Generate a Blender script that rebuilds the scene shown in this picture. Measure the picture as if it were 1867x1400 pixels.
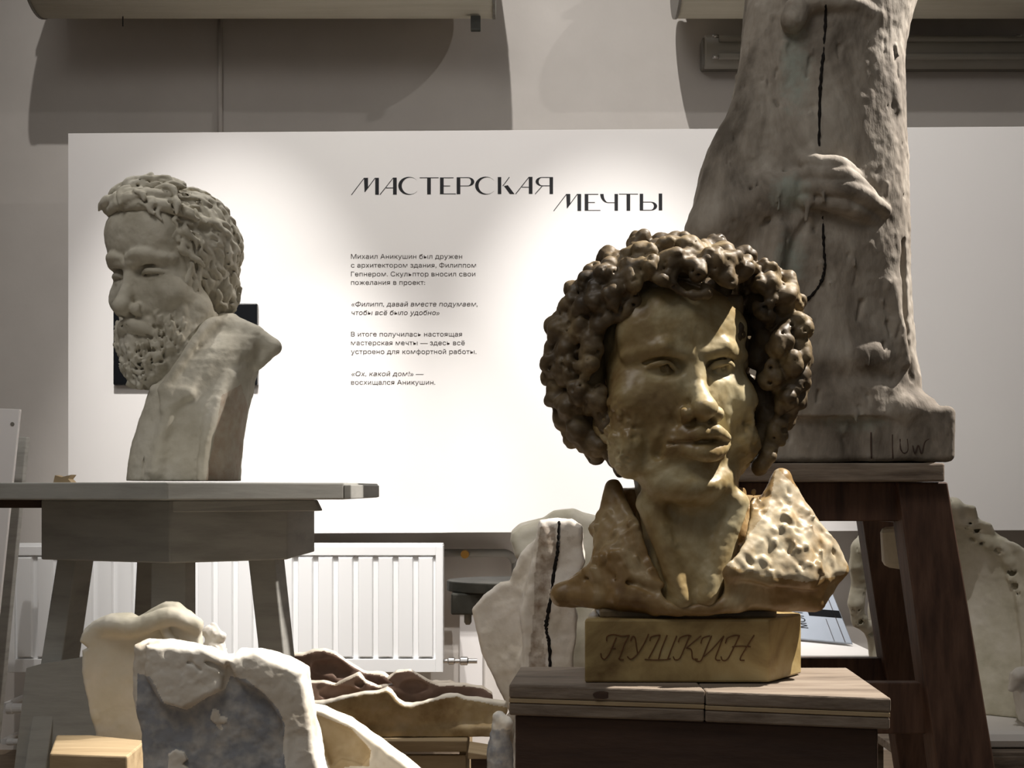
import bpy, bmesh, math, random
import numpy as np
from mathutils import Vector

for o in list(bpy.data.objects): bpy.data.objects.remove(o)
SC = bpy.context.scene
COL = SC.collection
random.seed(7)

# ------------------------------------------------------------------ camera, light, exposure
F = 2200.0            # focal length in photograph pixels
CX, HY = 933.5, 890.0 # optical centre column, horizon row
EYE = 1.30
cam_d = bpy.data.cameras.new('camera'); cam = bpy.data.objects.new('camera', cam_d); COL.objects.link(cam)
cam_d.sensor_width = 36.0; cam_d.sensor_fit = 'HORIZONTAL'
cam_d.lens = F / 1867 * 36
cam_d.shift_y = (HY - 700) / 1867
cam_d.clip_start = 0.05
cam.location = (0, 0, EYE); cam.rotation_euler = (math.pi / 2, 0, 0)
SC.camera = cam

w = bpy.data.worlds.new('world'); SC.world = w; w.use_nodes = True
w.node_tree.nodes['Background'].inputs[0].default_value = (1.0, 0.98, 0.94, 1)
w.node_tree.nodes['Background'].inputs[1].default_value = 0.13

def spot(name, loc, aim, watts, deg, blend=1.0, size=0.03, col=(1.0, 0.965, 0.925)):
    l = bpy.data.lights.new(name, 'SPOT'); l.energy = watts; l.spot_size = math.radians(deg)
    l.spot_blend = blend; l.shadow_soft_size = size; l.color = col
    o = bpy.data.objects.new(name, l); COL.objects.link(o); o.location = loc
    o.rotation_euler = (Vector(aim) - Vector(loc)).to_track_quat('-Z', 'Y').to_euler()
    return o
spot('ceiling_spot_wash', (-0.7, 0.8, 8.5), (0.2, 6.0, 3.0), 1500, 54, 1.0, 0.05)
spot('front_fill_light', (-1.6, 0.2, 5.2), (0.0, 3.4, 1.8), 225, 100, 1.0, 1.0)  # soft fill added to light the busts from the front
spot('ceiling_spot_side_wash', (3.8, 2.6, 5.7), (0.2, 6.0, 2.6), 130, 70, 1.0, 0.04)
spot('ceiling_spot_bust_pool', (-1.3, 3.5, 5.0), (-1.36, 5.7, 1.6), 640, 30, 1.0)
spot('ceiling_spot_middle_pool', (0.3, 3.5, 5.0), (0.55, 5.7, 1.35), 900, 32, 1.0)
spot('ceiling_spot_radiator', (-0.85, 3.7, 4.8), (-0.75, 5.6, 0.7), 800, 30, 1.0)
spot('ceiling_spot_table', (1.3, 3.9, 4.8), (1.0, 5.2, 0.65), 420, 26, 1.0)
spot('ceiling_spot_casts', (-0.2, 3.3, 4.6), (-0.40, 2.7, 0.7), 210, 36, 1.0)
spot('ceiling_spot_key', (2.6, 2.05, 5.2), (0.32, 1.66, 1.34), 2500, 20, 0.5, 0.03, (1.0, 0.93, 0.84))
spot('ceiling_spot_statue', (3.0, 3.35, 4.6), (0.95, 3.1, 2.0), 1700, 32, 0.8, 0.03, (1.0, 0.93, 0.86))

SC.view_settings.view_transform = 'Standard'
SC.view_settings.look = 'None'
SC.view_settings.gamma = 1.0
SC.view_settings.use_curve_mapping = False
SC.view_settings.exposure = 0.0

# ------------------------------------------------------------------ materials
def srgb(r, g, b):
    f = lambda c: (c / 255 / 12.92) if c <= 10 else ((c / 255 + 0.055) / 1.055) ** 2.4
    return (f(r), f(g), f(b), 1)

def mat(name, cols, scale=6.0, rough=0.8, bump=0.0, bscale=60.0, stretch=(1, 1, 1), spec=0.3, metal=0.0,
        detail=6.0, pos=None, tone=None, coat=0.0, distort=0.0, rvar=0.0):
    m = bpy.data.materials.new(name); m.use_nodes = True
    nt = m.node_tree; N = nt.nodes; L = nt.links
    b = N['Principled BSDF']
    b.inputs['Roughness'].default_value = rough
    b.inputs['Specular IOR Level'].default_value = spec
    b.inputs['Metallic'].default_value = metal
    b.inputs['Coat Weight'].default_value = coat
    b.inputs['Coat Roughness'].default_value = 0.25
    if len(cols) == 1 and not bump:
        b.inputs['Base Color'].default_value = cols[0]; return m
    g = N.new('ShaderNodeNewGeometry'); mp = N.new('ShaderNodeMapping'); mp.inputs['Scale'].default_value = stretch
    L.new(g.outputs['Position'], mp.inputs['Vector'])
    nz = N.new('ShaderNodeTexNoise'); nz.inputs['Scale'].default_value = scale; nz.inputs['Detail'].default_value = detail
    nz.inputs['Roughness'].default_value = 0.6; nz.inputs['Distortion'].default_value = distort
    L.new(mp.outputs[0], nz.inputs['Vector'])
    rp = N.new('ShaderNodeValToRGB'); e = rp.color_ramp.elements
    n = len(cols); ps = pos or ([0.5] if n == 1 else [0.3 + 0.4 * i / (n - 1) for i in range(n)])
    while len(e) < n: e.new(0.5)
    while len(e) > max(n, 1): e.remove(e[-1])
    for i in range(n): e[i].position = ps[i]; e[i].color = cols[i]
    L.new(nz.outputs['Fac'], rp.inputs[0])
    out = rp.outputs[0]
    if tone:                       # colour patches by vertex attribute; the front fragment's is painted shade
        at = N.new('ShaderNodeAttribute'); at.attribute_name = 'tone'
        n2 = N.new('ShaderNodeTexNoise'); n2.inputs['Scale'].default_value = 45; n2.inputs['Detail'].default_value = 4
        L.new(g.outputs['Position'], n2.inputs['Vector'])
        ad = N.new('ShaderNodeMath'); ad.operation = 'MULTIPLY_ADD'; ad.inputs[1].default_value = 0.5
        L.new(n2.outputs['Fac'], ad.inputs[0]); L.new(at.outputs['Fac'], ad.inputs[2])
        mr = N.new('ShaderNodeMapRange'); mr.inputs[1].default_value = 0.6; mr.inputs[2].default_value = 0.9
        L.new(ad.outputs[0], mr.inputs[0])
        mx = N.new('ShaderNodeMix'); mx.data_type = 'RGBA'
        L.new(mr.outputs[0], mx.inputs[0]); L.new(out, mx.inputs[6]); mx.inputs[7].default_value = tone
        out = mx.outputs[2]
    L.new(out, b.inputs['Base Color'])
    if rvar:
        mm = N.new('ShaderNodeMapRange'); mm.inputs[3].default_value = rough - rvar; mm.inputs[4].default_value = rough + rvar
        mm.inputs[1].default_value = 0.3; mm.inputs[2].default_value = 0.7
        L.new(nz.outputs['Fac'], mm.inputs[0]); L.new(mm.outputs[0], b.inputs['Roughness'])
    if bump:
        n3 = N.new('ShaderNodeTexNoise'); n3.inputs['Scale'].default_value = bscale; n3.inputs['Detail'].default_value = 8
        L.new(mp.outputs[0], n3.inputs['Vector'])
        bp = N.new('ShaderNodeBump'); bp.inputs['Strength'].default_value = bump; bp.inputs['Distance'].default_value = 0.01
        L.new(n3.outputs['Fac'], bp.inputs['Height']); L.new(bp.outputs[0], b.inputs['Normal'])
    return m

MT = {}
MT['wall'] = mat('wall_paint', [srgb(196, 190, 184), srgb(206, 200, 194)], 2.0, 0.9, 0.05, 40)
MT['panel'] = mat('panel_board', [srgb(236, 232, 230), srgb(240, 237, 234)], 1.0, 0.6)
MT['ink'] = mat('black_print', [srgb(22, 22, 26)], rough=0.6)
MT['ink_grey'] = mat('grey_print', [srgb(70, 62, 60)], rough=0.7)
MT['screen'] = mat('dark_glass', [srgb(12, 14, 18)], rough=0.25, spec=0.4)
MT['floor'] = mat('floor_boards', [srgb(120, 105, 88), srgb(150, 132, 112)], 5, 0.6, 0.1, 40, (1, 8, 1))
MT['blind'] = mat('blind_fabric', [srgb(196, 190, 172), srgb(206, 200, 184)], 4, 0.85, 0.3, 30, (0.4, 12, 12))
MT['plastic_grey'] = mat('grey_plastic', [srgb(120, 116, 108)], rough=0.4, spec=0.5)
MT['plastic_clear'] = mat('frosted_cover', [srgb(150, 146, 136), srgb(160, 156, 146)], 3, 0.3, spec=0.5)
MT['steel'] = mat('bright_steel', [srgb(200, 198, 196)], rough=0.25, metal=1.0)
MT['brass'] = mat('brass', [srgb(205, 160, 90)], rough=0.3, metal=1.0)
MT['enamel'] = mat('white_enamel', [srgb(238, 238, 238)], rough=0.35, spec=0.5)
MT['pipe'] = mat('grey_pipe_paint', [srgb(150, 148, 142)], rough=0.5)
MT['clay'] = mat('grey_clay', [srgb(176, 169, 152), srgb(200, 194, 178), srgb(212, 207, 194)], 9, 0.85, 0.15, 70, tone=srgb(176, 152, 132))
MT['clay_dark'] = mat('brown_grey_clay', [srgb(98, 90, 80), srgb(146, 137, 125), srgb(178, 170, 158)], 7, 0.8, 0.35, 50, (1, 1, 0.5), tone=srgb(152, 157, 147), pos=[0.34, 0.5, 0.66], distort=0.5)
MT['patina'] = mat('olive_patina', [srgb(118, 90, 54), srgb(160, 139, 96), srgb(196, 184, 148)], 9, 0.42, 0.05, 60, spec=0.5, distort=0.4, rvar=0.06, pos=[0.34, 0.5, 0.66])
MT['patina_hair'] = mat('dark_patina', [srgb(66, 55, 41), srgb(102, 86, 62), srgb(144, 126, 92)], 14, 0.54, 0.12, 70, spec=0.45, pos=[0.34, 0.52, 0.70], rvar=0.1)
MT['patina_coat'] = mat('brown_patina', [srgb(100, 72, 40), srgb(146, 118, 76), srgb(190, 172, 136)], 9, 0.42, 0.08, 50, spec=0.45, distort=0.8, tone=srgb(210, 200, 176))
MT['patina_base'] = mat('yellow_patina', [srgb(112, 88, 52), srgb(168, 146, 98), srgb(188, 172, 128)], 9, 0.45, 0.1, 50, spec=0.4, distort=0.6)
MT['carved'] = mat('carved_lines', [srgb(98, 66, 38)], rough=0.7)
MT['crack'] = mat('dark_crack', [srgb(22, 18, 15)], rough=0.9)
MT['plaster'] = mat('white_plaster', [srgb(205, 198, 188), srgb(228, 223, 215), srgb(236, 232, 226)], 8, 0.8, 0.15, 45)
MT['plaster_front'] = mat('plaster_shade_and_grey', [srgb(206, 196, 180), srgb(226, 220, 208), srgb(234, 230, 222)], 10, 0.75, 0.15, 45, tone=srgb(148, 151, 157))  # tone: painted shade on the front fragment, grey of the narrow piece
MT['plaster_yellow'] = mat('yellowed_plaster', [srgb(178, 172, 150), srgb(206, 200, 182), srgb(222, 216, 204)], 6, 0.75, 0.1, 40)
MT['plaster_brown'] = mat('shellac_plaster', [srgb(140, 114, 76), srgb(190, 167, 126), srgb(210, 192, 158)], 9, 0.6, 0.08, 40, tone=srgb(236, 228, 212))
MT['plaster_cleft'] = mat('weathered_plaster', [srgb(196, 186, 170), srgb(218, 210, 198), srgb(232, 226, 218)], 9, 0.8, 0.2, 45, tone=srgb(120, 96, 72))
MT['mould_brown'] = mat('mould_brown', [srgb(118, 94, 82), srgb(152, 128, 114)], 7, 0.5, 0.08, 40, tone=srgb(238, 226, 208))
MT['wood_grey'] = mat('grey_painted_wood', [srgb(148, 147, 141), srgb(164, 163, 157), srgb(172, 171, 165)], 6, 0.7, 0.05, 30, (1, 1, 6))
MT['wood_old'] = mat('weathered_wood', [srgb(90, 78, 67), srgb(128, 115, 102), srgb(148, 136, 122)], 5, 0.75, 0.2, 18, (1.2, 8, 9))
MT['wood_top'] = mat('pale_weathered_wood', [srgb(98, 86, 75), srgb(132, 119, 106), srgb(148, 136, 122)], 5, 0.75, 0.2, 18, (1.2, 8, 9))
MT['wood_red'] = mat('red_brown_wood', [srgb(54, 38, 30), srgb(80, 58, 46), srgb(98, 74, 60)], 5, 0.6, 0.1, 20, (6, 6, 0.7), spec=0.3)
MT['wood_dark'] = mat('dark_wood', [srgb(62, 48, 42), srgb(82, 64, 54)], 5, 0.6, 0.15, 20, (1, 6, 8))
MT['wood_pine'] = mat('pine_wood', [srgb(150, 130, 100), srgb(180, 160, 128)], 5, 0.65, 0.08, 25, (1.0, 9, 9))
MT['white_board'] = mat('white_laminate', [srgb(222, 218, 216)], rough=0.5)
MT['paper'] = mat('white_paper', [srgb(236, 232, 228)], rough=0.7)
MT['booklet'] = mat('blue_grey_card', [srgb(150, 158, 170), srgb(162, 170, 182)], 3, 0.5)
MT['dark_metal'] = mat('dark_stained_wood', [srgb(52, 52, 48), srgb(84, 84, 78)], 9, 0.6, 0.2, 30, (1, 1, 1))
MT['cable'] = mat('black_cable', [srgb(24, 22, 22)], rough=0.5)

# ------------------------------------------------------------------ objects
def tag(o, label, cat, group=None):
    o['label'] = label; o['category'] = cat
    if group: o['group'] = group
    return o
def thing(name, label, cat, loc, group=None):
    o = bpy.data.objects.new(name, None); COL.objects.link(o); o.location = loc; o.empty_display_size = 0.05
    return tag(o, label, cat, group)
def root_loc(o):
    while o.parent: o = o.parent
    return np.array(o.location)
def link(name, verts, faces, m, parent=None, smooth=False, attr=None):
    """links vertices given in world space as ONE mesh object"""
    V = np.asarray(verts, dtype=np.float64)
    if parent is not None: org = root_loc(parent)
    else:
        org = (V.min(0) + V.max(0)) / 2; org[2] = V[:, 2].min()
    me = bpy.data.meshes.new(name)
    if isinstance(faces, np.ndarray):
        me.vertices.add(len(V)); me.vertices.foreach_set('co', (V - org).astype(np.float32).ravel())
        nf = len(faces); me.loops.add(nf * 4); me.loops.foreach_set('vertex_index', faces.astype(np.int32).ravel())
        me.polygons.add(nf); me.polygons.foreach_set('loop_start', np.arange(0, nf * 4, 4, dtype=np.int32))
        me.update(calc_edges=True); me.validate()
    else:
        me.from_pydata([tuple(v) for v in (V - org)], [], faces); me.update()
    if smooth: me.polygons.foreach_set('use_smooth', np.ones(len(me.polygons), dtype=bool))
    if attr is not None:
        a = me.attributes.new('tone', 'FLOAT', 'POINT'); a.data.foreach_set('value', np.asarray(attr, dtype=np.float32))
    me.materials.append(m)
    o = bpy.data.objects.new(name, me); COL.objects.link(o)
    if parent is not None: o.parent = parent
    else: o.location = org
    return o
def struct(o): o['kind'] = 'structure'; return o

def wx(px, Y): return (px - CX) / F * Y
def wz(py, Y): return EYE - (py - HY) / F * Y
def P(px, py, Y): return (wx(px, Y), Y, wz(py, Y))

class MB:
    """collects shapes in world space"""
    def __init__(s): s.v = []; s.f = []
    def add(s, vs, fs):
        n = len(s.v); s.v += [tuple(v) for v in vs]; s.f += [tuple(i + n for i in f) for f in fs]; return s
    def hexa(s, p, bevel=0.0):       # p: 4 bottom (ccw from above), 4 top
        fs = [(3, 2, 1, 0), (4, 5, 6, 7), (0, 1, 5, 4), (1, 2, 6, 5), (2, 3, 7, 6), (3, 0, 4, 7)]
        if not bevel: return s.add(p, fs)
        bm = bmesh.new(); vs = [bm.verts.new(q) for q in p]
        for f in fs: bm.faces.new([vs[i] for i in f])
        return s._bev(bm, bevel)
    def _bev(s, bm, b, seg=2):
        bmesh.ops.recalc_face_normals(bm, faces=bm.faces)
        bmesh.ops.bevel(bm, geom=list(bm.edges), offset=b, segments=seg, affect='EDGES', profile=0.5)
        bm.verts.index_update()
        s.add([v.co[:] for v in bm.verts], [[v.index for v in f.verts] for f in bm.faces]); bm.free(); return s
    def box(s, x0, x1, y0, y1, z0, z1, bevel=0.0):
        return s.hexa([(x0, y0, z0), (x1, y0, z0), (x1, y1, z0), (x0, y1, z0), (x0, y0, z1), (x1, y0, z1), (x1, y1, z1), (x0, y1, z1)], bevel)
    def prism(s, poly, z0, z1, bevel=0.0):    # poly: xy, any order
        a = sum(poly[i][0] * poly[(i + 1) % len(poly)][1] - poly[(i + 1) % len(poly)][0] * poly[i][1] for i in range(len(poly)))
        if a < 0: poly = poly[::-1]
        n = len(poly)
        vs = [(x, y, z0) for x, y in poly] + [(x, y, z1) for x, y in poly]
        fs = [tuple(range(n))[::-1], tuple(range(n, 2 * n))] + [(i, (i + 1) % n, n + (i + 1) % n, n + i) for i in range(n)]
        if not bevel: return s.add(vs, fs)
        bm = bmesh.new(); v = [bm.verts.new(q) for q in vs]
        for f in fs: bm.faces.new([v[i] for i in f])
        return s._bev(bm, bevel)
    def face_poly(s, poly, y0, y1):           # poly in xz, extruded along y (y0 nearer)
        a = sum(poly[i][0] * poly[(i + 1) % len(poly)][1] - poly[(i + 1) % len(poly)][0] * poly[i][1] for i in range(len(poly)))
        if a < 0: poly = poly[::-1]
        n = len(poly)
        vs = [(x, y0, z) for x, z in poly] + [(x, y1, z) for x, z in poly]
        return s.add(vs, [tuple(range(n)), tuple(range(n, 2 * n))[::-1]] + [(i, n + i, n + (i + 1) % n, (i + 1) % n) for i in range(n)])
    def tube(s, pts, r, n=10, caps=True):
        pts = [Vector(p) for p in pts]; rs = r if isinstance(r, (list, tuple)) else [r] * len(pts)
        base = len(s.v); up = None
        for i, p in enumerate(pts):
            t = (pts[min(i + 1, len(pts) - 1)] - pts[max(i - 1, 0)]).normalized()
            if up is None:
                up = t.orthogonal().normalized()
            up = (up - t * up.dot(t)).normalized(); sd = t.cross(up)
            for k in range(n):
                a = 2 * math.pi * k / n
                s.v.append(tuple(p + (up * math.cos(a) + sd * math.sin(a)) * rs[i]))
        for i in range(len(pts) - 1):
            for k in range(n):
                a = base + i * n + k; b = base + i * n + (k + 1) % n
                s.f.append((a, b, b + n, a + n))
        if caps:
            s.f.append(tuple(base + k for k in range(n))[::-1]); e = base + (len(pts) - 1) * n
            s.f.append(tuple(e + k for k in range(n)))
        return s
    def build(s, name, m, parent=None, smooth=False): return link(name, s.v, s.f, m, parent, smooth)

def smoothline(pts, n=8):
    pts = [np.array(p, float) for p in pts]; out = []
    for i in range(len(pts) - 1):
        p0 = pts[max(i - 1, 0)]; p1 = pts[i]; p2 = pts[i + 1]; p3 = pts[min(i + 2, len(pts) - 1)]
        for k in range(n):
            t = k / n
            out.append(0.5 * ((2 * p1) + (-p0 + p2) * t + (2 * p0 - 5 * p1 + 4 * p2 - p3) * t * t + (-p0 + 3 * p1 - 3 * p2 + p3) * t ** 3))
    out.append(pts[-1]); return [tuple(q) for q in out]

# ------------------------------------------------------------------ sculpting volume
def rot(yaw=0, pitch=0, roll=0):
    """axes (right, front, up): yaw turns the front towards the right, pitch lowers the front, roll leans the top to the right"""
    y, p, r = [math.radians(a) for a in (yaw, pitch, roll)]
    Ry = np.array([[math.cos(y), math.sin(y), 0], [-math.sin(y), math.cos(y), 0], [0, 0, 1]])
    Rp = np.array([[1, 0, 0], [0, math.cos(p), math.sin(p)], [0, -math.sin(p), math.cos(p)]])
    Rr = np.array([[math.cos(r), 0, math.sin(r)], [0, 1, 0], [-math.sin(r), 0, math.cos(r)]])
    return Ry @ Rp @ Rr

class Vol:
    """signed-distance clay in a frame of (right, front, up), one unit = one photo pixel at distance Y0"""
    def __init__(s, ox, oy, Y0, lo, hi, h):
        s.ox, s.oy, s.Y0, s.h = ox, oy, Y0, h
        s.s = Y0 / F
        s.lo = np.array(lo, float); s.n = [int((hi[i] - lo[i]) / h) + 2 for i in range(3)]
        s.ax = [(s.lo[i] + h * np.arange(s.n[i])).astype(np.float32) for i in range(3)]
        s.v = np.full(s.n, 50.0, np.float32)
        s.R = np.eye(3); s.t = np.zeros(3); s.sc = 1.0
    def K(s, px, py, f=0.0):
        q = 1 - f / F
        return np.array([(px - CX) * q - (s.ox - CX), f, (HY - py) * q - (HY - s.oy)])
    def T(s, p): return s.R @ (np.asarray(p, float) * s.sc) + s.t
    def reg(s, lo, hi):
        sl = []
        for i in range(3):
            a = max(0, int((lo[i] - s.lo[i]) / s.h)); b = min(s.n[i], int((hi[i] - s.lo[i]) / s.h) + 2)
            if a >= b: return None
            sl.append(slice(a, b))
        return tuple(sl), s.ax[0][sl[0]][:, None, None], s.ax[1][sl[1]][None, :, None], s.ax[2][sl[2]][None, None, :]
    def put(s, fn, lo, hi, k, sub):
        m = k + 3 * s.h
        g = s.reg(np.array(lo) - m, np.array(hi) + m)
        if g is None: return
        sl, X, Y, Z = g
        b = fn(X, Y, Z).astype(np.float32); a = s.v[sl]
        if sub: a = -a
        if k > 0:
            h = np.clip(0.5 + 0.5 * (b - a) / k, 0, 1) if not sub else np.clip(0.5 + 0.5 * (b - a) / k, 0, 1)
            r = b + (a - b) * h - k * h * (1 - h)
            if sub:   # smooth max(a0,-b) = -smin(-a0,b)
                r = -r
        else:
            r = -np.minimum(a, b) if sub else np.minimum(a, b)
        s.v[sl] = r
    def ell(s, c, r, k=0, sub=False, R=None):
        c = s.T(c); r = np.array(r, float) * s.sc; RR = s.R if R is None else s.R @ R
        mr = r.max()
        def fn(X, Y, Z):
            x, y, z = X - c[0], Y - c[1], Z - c[2]
            q = [RR[0, i] * x + RR[1, i] * y + RR[2, i] * z for i in range(3)]
            k0 = np.sqrt((q[0] / r[0]) ** 2 + (q[1] / r[1]) ** 2 + (q[2] / r[2]) ** 2)
            k1 = np.sqrt((q[0] / r[0] ** 2) ** 2 + (q[1] / r[1] ** 2) ** 2 + (q[2] / r[2] ** 2) ** 2) + 1e-9
            return k0 * (k0 - 1) / k1
        s.put(fn, c - mr, c + mr, k * s.sc, sub)
    def sph(s, c, r, k=0, sub=False): s.ell(c, (r, r, r), k, sub)
    def cone(s, a, b, ra, rb, k=0, sub=False):
        a, b = s.T(a), s.T(b); ra *= s.sc; rb *= s.sc
        d = b - a; L2 = float(d @ d) + 1e-9; mr = max(ra, rb)
        def fn(X, Y, Z):
            t = np.clip(((X - a[0]) * d[0] + (Y - a[1]) * d[1] + (Z - a[2]) * d[2]) / L2, 0, 1)
            return np.sqrt((X - a[0] - t * d[0]) ** 2 + (Y - a[1] - t * d[1]) ** 2 + (Z - a[2] - t * d[2]) ** 2) - (ra + (rb - ra) * t)
        s.put(fn, np.minimum(a, b) - mr, np.maximum(a, b) + mr, k * s.sc, sub)
    def chain(s, pts, r, k=0, sub=False, smooth=0):
        if smooth: 
            q = [tuple(p) + ((r[i] if isinstance(r, (list, tuple)) else r),) for i, p in enumerate(pts)]
            q = smoothline(q, smooth); pts = [p[:3] for p in q]; r = [p[3] for p in q]
        # one field for the whole chain, then one blend
        rs = list(r) if isinstance(r, (list, tuple)) else [r] * len(pts)
        A = [s.T(p) for p in pts]; rs = [x * s.sc for x in rs]; mr = max(rs)
        def fn(X, Y, Z):
            o = None
            for i in range(len(A) - 1):
                a, b = A[i], A[i + 1]; d = b - a; L2 = float(d @ d) + 1e-9
                t = np.clip(((X - a[0]) * d[0] + (Y - a[1]) * d[1] + (Z - a[2]) * d[2]) / L2, 0, 1)
                v = np.sqrt((X - a[0] - t * d[0]) ** 2 + (Y - a[1] - t * d[1]) ** 2 + (Z - a[2] - t * d[2]) ** 2) - (rs[i] + (rs[i + 1] - rs[i]) * t)
                o = v if o is None else np.minimum(o, v)
            return o
        s.put(fn, np.min(A, 0) - mr, np.max(A, 0) + mr, k * s.sc, sub)
    def tri(s, a, b, c, r, k=0, sub=False):
        a, b, c = s.T(a), s.T(b), s.T(c); r *= s.sc
        ba, cb, ac = b - a, c - b, a - c; nor = np.cross(ba, ac)
        nn = float(nor @ nor) + 1e-9
        def fn(X, Y, Z):
            def dot(v, x, y, z): return v[0] * x + v[1] * y + v[2] * z
            pa = (X - a[0], Y - a[1], Z - a[2]); pb = (X - b[0], Y - b[1], Z - b[2]); pc = (X - c[0], Y - c[1], Z - c[2])
            sg = np.sign(dot(np.cross(ba, nor), *pa)) + np.sign(dot(np.cross(cb, nor), *pb)) + np.sign(dot(np.cross(ac, nor), *pc))
            def ed(v, p):
                t = np.clip(dot(v, *p) / (float(v @ v) + 1e-9), 0, 1)
                return (v[0] * t - p[0]) ** 2 + (v[1] * t - p[1]) ** 2 + (v[2] * t - p[2]) ** 2
            e = np.minimum(np.minimum(ed(ba, pa), ed(cb, pb)), ed(ac, pc))
            return np.sqrt(np.where(sg < 2, e, dot(nor, *pa) ** 2 / nn)) - r
        q = np.array([a, b, c])
        s.put(fn, q.min(0) - r, q.max(0) + r, k * s.sc, sub)
    def quad(s, a, b, c, d, r, k=0, sub=False):
        s.tri(a, b, c, r, k, sub); s.tri(a, c, d, r, k, sub)
    def sheet(s, line, f0, f1, r, k=0, sub=True):       # a narrow cut following a line given in pixels
        for i in range(len(line) - 1):
            a, b = line[i], line[i + 1]
            s.quad(s.K(a[0], a[1], f0), s.K(b[0], b[1], f0), s.K(b[0], b[1], f1), s.K(a[0], a[1], f1), r, k, sub)
    def loft(s, lv, k=0, sub=False, pw=2.0):    # lv: (u, centre r, half width, centre f, half depth)
        lv = sorted(lv); U = [l[0] for l in lv]
        def fn(X, Y, Z):
            c = [np.interp(Z, U, [l[i] for l in lv]) for i in range(1, 5)]
            q = (np.abs((X - c[0]) / c[1]) ** pw + np.abs((Y - c[2]) / c[3]) ** pw) ** (1 / pw)
            d = (q - 1) * np.minimum(c[1], c[3])
            e = np.maximum(U[0] - Z, Z - U[-1])
            return np.maximum(d, e)
        lo = (min(l[1] - l[2] for l in lv), min(l[3] - l[4] for l in lv), U[0]); hi = (max(l[1] + l[2] for l in lv), max(l[3] + l[4] for l in lv), U[-1])
        s.put(fn, lo, hi, k, sub)
    def box(s, c, hw, rd, k=0, sub=False, R=None):
        c = s.T(c); RR = s.R if R is None else s.R @ R; hw = np.array(hw, float) * s.sc; rd *= s.sc
        m = np.linalg.norm(hw)
        def fn(X, Y, Z):
            x, y, z = X - c[0], Y - c[1], Z - c[2]
            q = [np.abs(RR[0, i] * x + RR[1, i] * y + RR[2, i] * z) - hw[i] + rd for i in range(3)]
            o = np.sqrt(np.maximum(q[0], 0) ** 2 + np.maximum(q[1], 0) ** 2 + np.maximum(q[2], 0) ** 2)
            return o + np.minimum(np.maximum(np.maximum(q[0], q[1]), q[2]), 0) - rd
        s.put(fn, c - m, c + m, k * s.sc, sub)
    def plate(s, poly, fc, th, k=0, sub=False, rd=6):   # outline in pixels given at depth of fc; fc(r,u) centre depth
        f0 = fc if not callable(fc) else float(fc(0.0, 0.0))
        pts = np.array([s.K(p[0], p[1], f0)[[0, 2]] for p in poly])
        lo, hi = pts.min(0), pts.max(0)
        def fn(X, Y, Z):
            x = X[:, 0, :] + 0 * Z[:, 0, :]; z = Z[:, 0, :] + 0 * X[:, 0, :]
            x, z = np.broadcast_arrays(X[:, 0, :], Z[:, 0, :])
            d = np.full(x.shape, 1e9); sg = np.ones(x.shape); n = len(pts)
            for i in range(n):
                a, b = pts[i], pts[i - 1]
                ex, ez = b[0] - a[0], b[1] - a[1]; wx_, wz_ = x - a[0], z - a[1]
                t = np.clip((wx_ * ex + wz_ * ez) / (ex * ex + ez * ez + 1e-9), 0, 1)
                d = np.minimum(d, (wx_ - ex * t) ** 2 + (wz_ - ez * t) ** 2)
                c1 = z >= a[1]; c2 = z < b[1]; c3 = ex * wz_ > ez * wx_
                fl = (c1 & c2 & c3) | (~c1 & ~c2 & ~c3)
                sg = np.where(fl, -sg, sg)
            d2 = (sg * np.sqrt(d))[:, None, :]
            cc = (fc(x, z) if callable(fc) else fc + 0 * x)[:, None, :]
            tt = th(x, z)[:, None, :] if callable(th) else th
            d1 = np.abs(Y - cc) - tt
            A, B = d2 + rd, d1 + rd
            return np.minimum(np.maximum(A, B), 0) + np.sqrt(np.maximum(A, 0) ** 2 + np.maximum(B, 0) ** 2) - rd
        s.put(fn, (lo[0], s.lo[1], lo[1]), (hi[0], s.ax[1][-1], hi[1]), k, sub)
    def noise(s, amp, scale, seed=0, st=(1, 1, 1), at=None, rad=None):
        rg = np.random.RandomState(seed)
        dims = [int(s.n[i] * s.h / (scale * st[i])) + 3 for i in range(3)]
        g = rg.rand(*dims).astype(np.float32) * 2 - 1
        for i in range(3):
            x = np.arange(s.n[i]) * s.h / (scale * st[i]); i0 = x.astype(int); t = (x - i0).astype(np.float32); t = t * t * (3 - 2 * t)
            sh = [1, 1, 1]; sh[i] = -1
            g = np.take(g, i0, i) * (1 - t.reshape(sh)) + np.take(g, i0 + 1, i) * t.reshape(sh)
        if at is not None:
            m = sum((((s.ax[i] - at[i]) / rad[i]) ** 2).reshape([-1 if j == i else 1 for j in range(3)]) for i in range(3))
            g = g * np.clip(1.6 - m * 1.2, 0, 1)
        s.v += amp * g
    def cells(s, seeds, amp, R, rs=None):
        """rounded bosses with sharp creases between them"""
        d = np.full(s.n, 1.0, np.float32); rg = np.random.RandomState(5)
        for p in seeds:
            g = s.reg(np.array(p) - R * 1.5, np.array(p) + R * 1.5)
            if g is None: continue
            sl, X, Y, Z = g
            A = np.linalg.qr(rg.randn(3, 3))[0] * np.array([rg.uniform(.75, 1.0), rg.uniform(.9, 1.15), rg.uniform(1.0, 1.35)])
            x, y, z = X - p[0], Y - p[1], Z - p[2]
            q = sum((A[0, i] * x + A[1, i] * y + A[2, i] * z) ** 2 for i in range(3))
            d[sl] = np.minimum(d[sl], np.sqrt(q) / R)
        s.v += amp * (np.minimum(d, 1.0) ** 1.4 - .45)
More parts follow.
